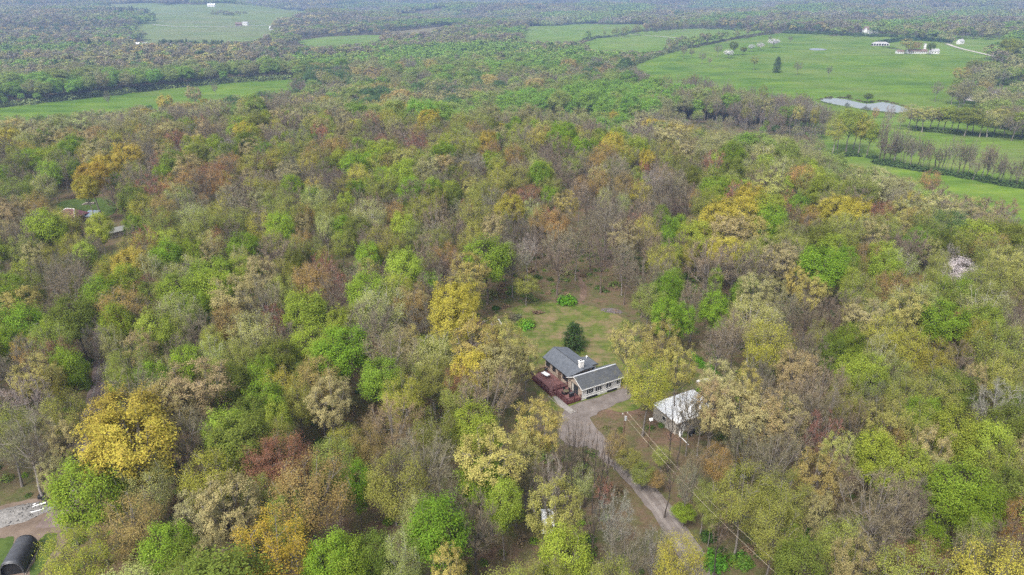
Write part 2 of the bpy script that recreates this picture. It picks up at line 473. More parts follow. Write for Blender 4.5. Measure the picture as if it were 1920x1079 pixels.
# far-off forms: fewer, larger sprays; one mesh each
def far_tree(seed, n=260, H=16.0, CR=5.0, size=0.62, cb=0.3, style="round"):
    rng = np.random.default_rng(seed)
    P = np.zeros((1, 3, 3)); P[0, :, 2] = [0, H * 0.5, H * 0.85]
    V0, F0 = tubes(P, np.array([[0.26, 0.18, 0.05]]), 4)
    zc, hz = H * (1 + cb) / 2, H * (1 - cb) / 2
    if style == "cone":
        h = rng.random(n) ** 1.4; ph = rng.uniform(0, 6.28, n); L = CR * (1 - h) * rng.uniform(0.5, 1, n) + 0.1
        C = np.stack([np.cos(ph) * L, np.sin(ph) * L, 0.1 * H + h * 0.9 * H], 1); outv = unit(C * np.array([1, 1, 0.2]))
    else:
        nl = 13
        ld = unit(rng.normal(size=(nl, 3)) + np.array([0, 0, 0.35])); lobes = ld * np.array([CR, CR, hz]) * rng.uniform(0.45, 0.75, (nl, 1))
        w = rng.integers(0, nl, n)
        o = unit(rng.normal(size=(n, 3)) + ld[w] * 0.9 + np.array([0, 0, 0.3]))
        C = np.array([0, 0, zc]) + lobes[w] + o * CR * rng.uniform(0.22, 0.42, (n, 1)); outv = o
        if style == "sparse": C = C + rng.normal(0, 0.35, C.shape)
    V1, F1 = sprays(C, size, rng, up=0.2, out=outv, ow=2.6)
    fam = rng.uniform(0.4, 0.62, 13)[w] if style != "cone" else np.full(n, 0.5)
    br = np.repeat(np.clip(fam + rng.normal(0, 0.08, n), 0, 1), 4)
    nv0 = len(V0)
    FB = []
    V = [V0, V1]; F = [F0, F1 + nv0]; fm = [0, 1]
    if style == "sparse":
        m = 26
        S = np.zeros((m, 3)); S[:, 2] = rng.uniform(cb * H * 0.8, H * 0.6, m)
        E = C[rng.integers(0, n, m)]
        v2, f2 = tubes(np.stack([S, E], 1), np.repeat([[0.09, 0.03]], m, 0), 3)
        V.append(v2); F.append(f2 + nv0 + len(V1)); fm.append(0); pad = len(v2)
    else: pad = 0
    z = lambda b, c: np.concatenate([np.full(nv0, 0.5), b, np.full(pad, 0.5)])
    return mesh_np("far_tree", np.concatenate(V), F, [BARK_FAR, LEAF], fm, attr={"lv": z(br, 0), "lh": z(np.repeat(rng.uniform(0, 1, n), 4), 0)})

def source_collection(name, meshes):
    c = bpy.data.collections.new(name)
    for i, me in enumerate(meshes):
        o = bpy.data.objects.new("%s_%02d" % (name, i), me); c.objects.link(o)
    return c

def scatter(name, col, pts, rotz, scl, idx, tint, label, cat=None):
    """One object made of many like plants that nobody could count (kind: stuff)."""
    n = len(pts)
    me = bpy.data.meshes.new(name)
    me.vertices.add(n); me.vertices.foreach_set("co", np.asarray(pts, np.float32).ravel())
    rot = np.zeros((n, 3), np.float32); rot[:, 2] = rotz
    for nm, typ, data, fld in (("rot", "FLOAT_VECTOR", rot, "vector"), ("scl", "FLOAT_VECTOR", scl, "vector"), ("tint", "FLOAT_VECTOR", tint, "vector")):
        a = me.attributes.new(nm, typ, "POINT"); a.data.foreach_set(fld, np.asarray(data, np.float32).ravel())
    a = me.attributes.new("idx", "INT", "POINT"); a.data.foreach_set("value", np.asarray(idx, np.int32))
    o = link(name, me)
    ng = bpy.data.node_groups.new(name, "GeometryNodeTree")
    ng.interface.new_socket("Geometry", in_out="INPUT", socket_type="NodeSocketGeometry")
    ng.interface.new_socket("Geometry", in_out="OUTPUT", socket_type="NodeSocketGeometry")
    gi = ng.nodes.new("NodeGroupInput"); go = ng.nodes.new("NodeGroupOutput")
    ci = ng.nodes.new("GeometryNodeCollectionInfo"); ci.inputs["Collection"].default_value = col
    ci.inputs["Separate Children"].default_value = True; ci.inputs["Reset Children"].default_value = True
    ip = ng.nodes.new("GeometryNodeInstanceOnPoints"); ip.inputs["Pick Instance"].default_value = True
    def na(nm, typ):
        x = ng.nodes.new("GeometryNodeInputNamedAttribute"); x.data_type = typ; x.inputs["Name"].default_value = nm
        return x.outputs["Attribute"]
    L = ng.links.new
    L(gi.outputs[0], ip.inputs["Points"]); L(ci.outputs[0], ip.inputs["Instance"])
    L(na("idx", "INT"), ip.inputs["Instance Index"]); L(na("rot", "FLOAT_VECTOR"), ip.inputs["Rotation"]); L(na("scl", "FLOAT_VECTOR"), ip.inputs["Scale"])
    L(ip.outputs[0], go.inputs[0])
    md = o.modifiers.new("scatter", "NODES"); md.node_group = ng
    tag(o, label, cat, None, "stuff")
    return o

# ------------------------------------------------------------------ outlines on the ground
def ground_poly(pts): return np.array([at(px, py)[:2] for px, py in pts])

def inside(poly, x, y):
    x = np.atleast_1d(np.asarray(x, float)); y = np.atleast_1d(np.asarray(y, float))
    c = np.zeros(x.shape, bool)
    x0, y0 = poly[-1]
    for x1, y1 in poly:
        hit = ((y1 > y) != (y0 > y))
        with np.errstate(divide="ignore", invalid="ignore"):
            c ^= hit & (x < (x0 - x1) * (y - y1) / (y0 - y1 if y0 != y1 else 1e-9) + x1)
        x0, y0 = x1, y1
    return c

def smooth_poly(p, it=2):
    p = np.asarray(p, float)
    for _ in range(it):
        q = np.roll(p, -1, 0)
        p = np.stack([p * 0.75 + q * 0.25, p * 0.25 + q * 0.75], 1).reshape(-1, 2)
    return p

def drape(name, poly, cell, lift, mat, ragged=0.0, seed=1, kind="structure"):
    """a sheet laid over the terrain inside an outline"""
    rng = np.random.default_rng(seed)
    P = []
    n = len(poly)
    for i in range(n):
        a, b = poly[i], poly[(i + 1) % n]
        k = max(1, int(np.linalg.norm(b - a) / cell))
        for j in range(k): P.append(a + (b - a) * j / k)
    P = np.array(P)
    if ragged:
        P = P + rng.normal(0, ragged, P.shape)
    lo, hi = P.min(0), P.max(0)
    gx, gy = np.meshgrid(np.arange(lo[0], hi[0], cell), np.arange(lo[1], hi[1], cell))
    g = np.stack([gx.ravel(), gy.ravel()], 1) + rng.uniform(-0.2, 0.2, (gx.size, 2)) * cell
    g = g[inside(P, g[:, 0], g[:, 1])]
    if len(g):
        d = np.min(np.linalg.norm(g[:, None] - P[None], axis=2), 1) if len(g) * len(P) < 4e6 else np.full(len(g), 9e9)
        g = g[d > cell * 0.45]
    co = [Vector(p) for p in P] + [Vector(p) for p in g]
    ed = [(i, (i + 1) % len(P)) for i in range(len(P))]
    v, e, f, *_ = delaunay_2d_cdt(co, ed, [list(range(len(P)))], 1, 1e-6)
    V = np.array([(p.x, p.y) for p in v])
    z = terrain(V[:, 0], V[:, 1]) + lift
    V = np.concatenate([V, z[:, None]], 1)
    F = np.array([q for q in f if len(q) == 3], np.int32)
    a, b, c = V[F[:, 0]], V[F[:, 1]], V[F[:, 2]]
    flip = np.cross(b - a, c - a)[:, 2] < 0
    F[flip] = F[flip][:, ::-1]
    me = mesh_np(name, V, [F], [mat], smooth=True)
    return tag(link(name, me), kind=kind)

def ribbon(pts, width):
    """outline of a track of given width along a centre line (world xy)"""
    pts = np.asarray(pts, float)
    for _ in range(2):
        q = [pts[0]]
        for a, b in zip(pts[:-1], pts[1:]): q += [a * 0.75 + b * 0.25, a * 0.25 + b * 0.75]
        q.append(pts[-1]); pts = np.array(q)
    t = np.gradient(pts, axis=0); t /= np.linalg.norm(t, axis=1, keepdims=True)
    nrm = np.stack([-t[:, 1], t[:, 0]], 1)
    w = np.asarray(width) if np.ndim(width) else np.full(len(pts), width)
    w = np.interp(np.linspace(0, 1, len(pts)), np.linspace(0, 1, len(w)), w)[:, None]
    return np.concatenate([pts + nrm * w / 2, (pts - nrm * w / 2)[::-1]])

# ---- materials of the ground
def litter_material():
    m, nt, o = new_mat("leaf_litter_floor")
    big, _ = noise_ramp(nt, 0.06, [(0.36, (0, 0, 0)), (0.64, (1, 1, 1))], 4, 0.6, "Object")
    fine, nf = noise_ramp(nt, 1.7, [(0.25, (0.075, 0.045, 0.032)), (0.5, (0.135, 0.085, 0.06)), (0.75, (0.21, 0.145, 0.105))], 8, 0.75)
    grn, _ = noise_ramp(nt, 1.1, [(0.3, (0.035, 0.05, 0.016)), (0.7, (0.10, 0.12, 0.035))], 8, 0.7)
    patch, _ = noise_ramp(nt, 0.35, [(0.42, (0, 0, 0)), (0.60, (1, 1, 1))], 6, 0.7)
    f = mix(nt, 0.5, big, patch)
    c = mix(nt, f, fine, grn)
    principled(nt, o, c, 0.95, spec=0.1, bump=nf.outputs["Fac"], bump_d=0.12)
    return m

def grass_material(name, a, b, c, streak=None, sc=0.35, patch=None, patch_amt=0.5):
    m, nt, o = new_mat(name)
    base, n1 = noise_ramp(nt, sc, [(0.3, a), (0.52, b), (0.72, c)], 8, 0.7)
    col = base.outputs[0]
    if streak:
        s, _ = noise_ramp(nt, 1.0, [(0.32, (0.62, 0.68, 0.66)), (0.5, (1.0, 1.0, 1.0)), (0.68, (1.34, 1.26, 1.1))], 4, 0.6, vec_scale=(*streak[:2], 1, streak[2]))
        col = mix(nt, 0.8, col, s, "MULTIPLY")
    if patch:
        p, _ = noise_ramp(nt, sc * 0.35, [(0.46, (0, 0, 0)), (0.62, (1, 1, 1))], 8, 0.75)
        pm = nt.nodes.new("ShaderNodeMath"); pm.operation = "MULTIPLY"; pm.inputs[1].default_value = patch_amt
        nt.links.new(p.outputs[0], pm.inputs[0])
        col = mix(nt, pm, col, patch)
    principled(nt, o, col, 0.95, spec=0.1, bump=n1.outputs["Fac"], bump_d=0.08)
    return m

def gravel_material(name, lo, hi, ruts=None):
    m, nt, o = new_mat(name)
    f, n = noise_ramp(nt, 5.0, [(0.3, lo), (0.7, hi)], 10, 0.8)
    g, _ = noise_ramp(nt, 0.45, [(0.35, (0.75, 0.72, 0.7)), (0.68, (1.18, 1.16, 1.16))], 5, 0.6)
    c = mix(nt, 1.0, f, g, "MULTIPLY")
    l, _ = noise_ramp(nt, 1.6, [(0.57, (0, 0, 0)), (0.68, (1, 1, 1))], 8, 0.75)
    c = mix(nt, l, c, (0.13, 0.085, 0.06))
    principled(nt, o, c, 0.95, spec=0.15, bump=n.outputs["Fac"], bump_d=0.03)
    return m

M_LITTER = litter_material()
M_LAWN = grass_material("lawn_grass", (0.05, 0.075, 0.014), (0.088, 0.115, 0.024), (0.15, 0.145, 0.05), (0.10, 1.1, R(-38)), 0.55, (0.20, 0.14, 0.085), 0.9)
M_FIELD = grass_material("pasture_grass", (0.050, 0.108, 0.007), (0.080, 0.142, 0.010), (0.125, 0.17, 0.018), (0.01, 0.05, R(12)), 0.02, (0.15, 0.17, 0.05), 0.5)
M_FIELD2 = grass_material("hayfield_grass", (0.070, 0.13, 0.012), (0.10, 0.165, 0.018), (0.145, 0.19, 0.032), (0.02, 0.12, R(-20)), 0.03, (0.16, 0.16, 0.07), 0.4)
M_FIELD3 = grass_material("far_meadow_grass", (0.09, 0.13, 0.032), (0.115, 0.155, 0.042), (0.14, 0.165, 0.055), (0.004, 0.03, R(6)), 0.01, (0.16, 0.145, 0.08), 0.5)
M_MEADOW = grass_material("dry_meadow", (0.12, 0.105, 0.06), (0.15, 0.13, 0.07), (0.15, 0.15, 0.07), None, 0.02)
M_YARDGRASS = grass_material("yard_grass", (0.038, 0.062, 0.014), (0.066, 0.10, 0.024), (0.10, 0.135, 0.036), None, 0.8)
M_GRAVEL = gravel_material("driveway_gravel", (0.125, 0.108, 0.098), (0.225, 0.20, 0.185))
M_DIRT = gravel_material("bare_dirt", (0.12, 0.092, 0.072), (0.21, 0.165, 0.13))
M_TRACK = gravel_material("dirt_track", (0.14, 0.11, 0.10), (0.25, 0.20, 0.185))
M_PATH = gravel_material("leafy_path", (0.10, 0.07, 0.05), (0.19, 0.135, 0.10))
M_CONC = simple("concrete", (0.25, 0.23, 0.21), 0.9, var=0.2, scale=2)
M_STONE = simple("grey_stone", (0.30, 0.29, 0.28), 0.95, var=0.35, scale=1.5)

# ---- terrain sheet to the horizon
def build_ground():
    azs = np.unique(np.concatenate([np.arange(-180, -56, 6), np.arange(-56, 56.01, 0.5), np.arange(60, 181, 6)]))[:-1]
    rs = [2.0]
    while rs[-1] < 11500: rs.append(rs[-1] * 1.02 + 0.4)
    rs = np.array(rs)
    A, RR = np.meshgrid(np.radians(azs), rs)
    X, Y = RR * np.sin(A), RR * np.cos(A)
    Z = terrain(X, Y)
    V = np.stack([X, Y, Z], -1).reshape(-1, 3)
    na, nr = len(azs), len(rs)
    i = np.arange(nr * na).reshape(nr, na)
    F = np.stack([i[:-1], np.roll(i, -1, 1)[:-1], np.roll(i, -1, 1)[1:], i[1:]], -1).reshape(-1, 4)[:, ::-1]
    me = mesh_np("ground", V, [F, i[0][None, ::-1]], [M_LITTER], smooth=True)
    tag(link("ground", me), kind="structure")
build_ground()

NO_TREES = []          # outlines (world) that no tree or shrub grows in
def field(name, pts, cell, lift, mat, ragged=0.0, sm=1, seed=1, keep=True):
    p = smooth_poly(ground_poly(pts), sm) if sm else ground_poly(pts)
    o = drape(name, p, cell, lift, mat, ragged, seed)
    if keep: NO_TREES.append(p)
    return o

LAWN_PX = [(905, 606), (935, 585), (975, 573), (1020, 564), (1060, 572), (1100, 570), (1140, 585), (1185, 602), (1205, 640), (1230, 662),
           (1275, 668), (1330, 690), (1345, 712), (1300, 735), (1215, 745), (1190, 770), (1160, 775), (1110, 760), (1060, 775), (1022, 765), (1000, 730), (985, 690), (960, 650), (930, 625)]
field("lawn", LAWN_PX, 1.0, 0.03, M_LAWN, 0.28, 2, 3)
field("field", [(-60, 207), (0, 203), (180, 183), (290, 170), (420, 157), (500, 150), (570, 149), (600, 166), (500, 182), (340, 202), (200, 219), (0, 240), (-60, 248)], 14, 0.3, M_FIELD, 0, 1)
field("field", [(150, 5), (270, 7), (400, 11), (520, 16), (600, 21), (592, 33), (540, 42), (515, 54), (508, 66), (475, 80), (380, 84), (285, 86), (250, 62), (275, 32), (190, 14)], 40, 0.5, M_FIELD3, 0, 1)
field("field", [(548, 79), (590, 71), (660, 67), (738, 66), (700, 82), (600, 95)], 30, 0.5, M_FIELD2, 0, 1)
field("meadow", [(715, 61), (800, 54), (850, 48), (905, 50), (850, 58), (805, 76), (730, 78)], 40, 0.5, M_MEADOW, 0, 1)
field("field", [(980, 55), (1030, 48), (1075, 44), (1150, 46), (1235, 52), (1195, 61), (1110, 74), (1050, 84), (985, 84)], 26, 0.5, M_FIELD2, 0, 1)
field("field", [(1095, 76), (1200, 59), (1310, 53), (1400, 56), (1448, 60), (1380, 71), (1300, 87), (1250, 95), (1160, 102), (1100, 98)], 26, 0.5, M_FIELD2, 0, 1)
field("valley_grass", [(1180, 150), (1400, 140), (1560, 60), (1800, 70), (1990, 60), (1990, 372), (1900, 350), (1760, 318), (1640, 300), (1545, 292), (1500, 240), (1380, 205), (1240, 175)], 14, 0.16, M_FIELD2, 0, 1, 1, False)
field("pasture", [(1180, 126), (1230, 106), (1290, 91), (1400, 70), (1490, 61), (1545, 63), (1560, 70), (1610, 68), (1665, 82), (1720, 104), (1790, 104), (1865, 116), (1880, 125), (1850, 140), (1795, 155),
                  (1800, 180), (1775, 196), (1790, 212), (1640, 222), (1530, 228), (1440, 205), (1320, 180), (1240, 160)], 14, 0.3, M_FIELD, 0, 1)
field("field", [(1560, 238), (1640, 236), (1720, 240), (1800, 252), (1960, 276), (1960, 332), (1900, 328), (1800, 305), (1700, 286), (1640, 270), (1590, 262)], 9, 0.2, M_FIELD2, 0, 1)
field("field", [(1545, 297), (1600, 290), (1660, 297), (1740, 314), (1840, 336), (1990, 366), (2030, 470), (1900, 460), (1830, 410), (1720, 365), (1620, 335)], 8, 0.2, M_FIELD2, 0, 1)
field("field", [(1795, 82), (1850, 80), (1880, 88), (1875, 104), (1810, 102)], 24, 0.4, M_FIELD2, 0, 1)
field("field", [(1480, 37), (1545, 31), (1620, 33), (1600, 37), (1540, 39)], 60, 0.6, M_FIELD3, 0, 0)
field("field", [(1640, 38), (1700, 34), (1705, 40), (1650, 43)], 50, 0.6, M_FIELD3, 0, 0)
field("field", [(1840, 34), (1960, 29), (1960, 36), (1860, 39)], 60, 0.6, M_FIELD3, 0, 0)
for pts in ([(1118, 10), (1150, 8.5), (1200, 9), (1190, 11.5), (1140, 12)], [(1335, 20), (1370, 18), (1405, 19), (1390, 22), (1350, 23)], [(700, 47), (760, 43), (800, 44), (770, 48)], [(840, 30), (900, 27), (930, 29), (880, 32)],
            [(20, 62), (70, 57), (110, 59), (60, 65)], [(640, 29), (690, 26), (720, 28), (670, 31)], [(960, 22), (1020, 19), (1050, 21), (1000, 24)], [(1690, 20), (1760, 17), (1800, 18.5), (1740, 22)], [(1210, 34), (1270, 31), (1300, 33), (1240, 37)], [(1580, 12), (1650, 10), (1690, 11.5), (1620, 14)], [(60, 12), (120, 9), (160, 10), (110, 14)], [(575, 46), (640, 41), (655, 44), (600, 49)]):
    field("field", pts, 60, 0.7, M_FIELD3, 0, 1)
field("field", [(1225, 170), (1330, 196), (1380, 205), (1370, 214), (1260, 200)], 12, 0.3, M_FIELD, 0, 1)

# ponds
def water_material():
    m, nt, o = new_mat("pond_water")
    _, n = noise_ramp(nt, 0.5, [(0, (0, 0, 0)), (1, (1, 1, 1))], 3, 0.5)
    b = principled(nt, o, (0.10, 0.11, 0.10), 0.08, spec=0.5, bump=n.outputs["Fac"], bump_d=0.02, bump_s=0.08)
    return m
M_WATER = water_material()
def pond(name, pts, lift):
    p = smooth_poly(ground_poly(pts), 2)
    NO_TREES.append(p)
    return drape(name, p, 6.0, lift, M_WATER)
pond("pond", [(1535, 189), (1545, 185), (1562, 185), (1585, 187), (1600, 191), (1622, 196), (1640, 195), (1652, 192), (1668, 194), (1688, 200), (1703, 205), (1702, 211), (1680, 213), (1655, 210), (1625, 207), (1590, 201), (1555, 195)], 0.4)
pond("pond", [(1515, 92), (1530, 91), (1548, 92.5), (1552, 94.5), (1535, 95.5), (1520, 95)], 0.4)

# driveway, parking bay, footpath, tracks, yard
W = lambda pts: np.array([at(px, py)[:2] for px, py in pts])
DRIVE = ribbon(W([(1335, 1110), (1300, 1048), (1262, 985), (1228, 938), (1190, 893), (1150, 858), (1112, 825), (1085, 797), (1075, 780), (1100, 765), (1140, 752), (1180, 735)]), [3.6, 3.5, 3.5, 3.5, 3.6, 4.2, 5.0, 5.0, 3.6, 3.2])
drape("driveway", DRIVE, 1.0, 0.055, M_GRAVEL, 0.14, 5); NO_TREES.append(DRIVE)
M_RUT = gravel_material("packed_gravel", (0.17, 0.15, 0.136), (0.275, 0.248, 0.23))
def offset(line, d):
    L = np.asarray(line, float); t = np.gradient(L, axis=0); t /= np.linalg.norm(t, axis=1, keepdims=True)
    return L + np.stack([-t[:, 1], t[:, 0]], 1) * d
for d_ in (-0.78, 0.78):
    drape("wheel_rut", ribbon(offset(W([(1335, 1110), (1300, 1048), (1262, 985), (1228, 938), (1190, 893), (1150, 858), (1128, 839)]), d_), [0.6, 0.5, 0.6, 0.5, 0.6]), 0.5, 0.066, M_RUT, 0.06, 21)
for d_ in (-0.65, 0.65):
    drape("wheel_rut", ribbon(offset(W([(118, 955), (130, 900), (150, 835), (172, 775), (184, 735), (193, 690), (194, 645), (186, 600)]), d_), [0.5, 0.45, 0.5]), 0.6, 0.06, M_RUT, 0.06, 22)
BAY = smooth_poly(ground_poly([(1040, 800), (1062, 784), (1088, 782), (1106, 806), (1114, 832), (1078, 842), (1052, 830)]), 2)
drape("parking_bay", BAY, 1.0, 0.075, M_GRAVEL, 0.2, 6); NO_TREES.append(BAY)
TRACK = ribbon(W([(90, 990), (118, 955), (130, 900), (150, 835), (172, 775), (184, 735), (193, 690), (194, 645), (186, 600), (180, 560)]), [3.6, 3.4, 3.4, 3.2])
drape("dirt_track", TRACK, 1.0, 0.04, M_TRACK, 0.12, 7); NO_TREES.append(TRACK)
YARD = smooth_poly(ground_poly([(-70, 975), (0, 950), (60, 935), (95, 938), (112, 970), (130, 1000), (118, 1040), (60, 1079), (20, 1110), (-70, 1120)]), 2)
drape("dirt_yard", YARD, 1.0, 0.03, M_DIRT, 0.15, 8); NO_TREES.append(YARD)
drape("grass_patch", smooth_poly(ground_poly([(-40, 1012), (0, 1010), (28, 1008), (20, 1040), (5, 1090), (-50, 1090)]), 2), 0.8, 0.05, M_YARDGRASS, 0.15, 9)
drape("grass_patch", smooth_poly(ground_poly([(76, 1004), (105, 998), (110, 1015), (98, 1040), (70, 1082), (50, 1082), (70, 1040)]), 2), 0.8, 0.05, M_YARDGRASS, 0.15, 10)
FOOT = ribbon(W([(1042, 744), (1050, 755), (1062, 766), (1075, 775)]), 1.3)
drape("footpath", FOOT, 0.6, 0.09, M_CONC, 0.0, 11)
GLADE = smooth_poly(ground_poly([(98, 385), (135, 372), (190, 370), (225, 385), (210, 405), (165, 418), (110, 408)]), 2)
drape("clearing", GLADE, 2.0, 0.05, M_YARDGRASS, 0.4, 12); NO_TREES.append(GLADE)
WPATH = ribbon(W([(1088, 565), (1096, 548), (1090, 530), (1080, 510)]), 1.7)
drape("woodland_path", WPATH, 1.0, 0.035, M_PATH, 0.25, 13); NO_TREES.append(WPATH)
# light gravel roads far off
M_ROAD = simple("pale_road", (0.36, 0.33, 0.28), 0.9, var=0.12, scale=0.05)
drape("farm_road", ribbon(W([(1965, 172), (1900, 175), (1862, 181), (1830, 180), (1815, 184), (1812, 189), (1850, 192)]), [4, 4, 9, 9, 4]), 6, 0.5, M_ROAD, 0, 14)
drape("farm_road", ribbon(W([(1775, 83), (1800, 92), (1840, 101), (1868, 108)]), 6), 20, 0.7, M_ROAD, 0, 15)
drape("farm_road", ribbon(W([(285, 47), (330, 51), (400, 51), (470, 49), (520, 48)]), 8), 40, 0.9, M_ROAD, 0, 16)
drape("farm_road", ribbon(W([(1170, 65), (1240, 69), (1310, 75), (1330, 76)]), 5), 30, 0.8, M_ROAD, 0, 17)

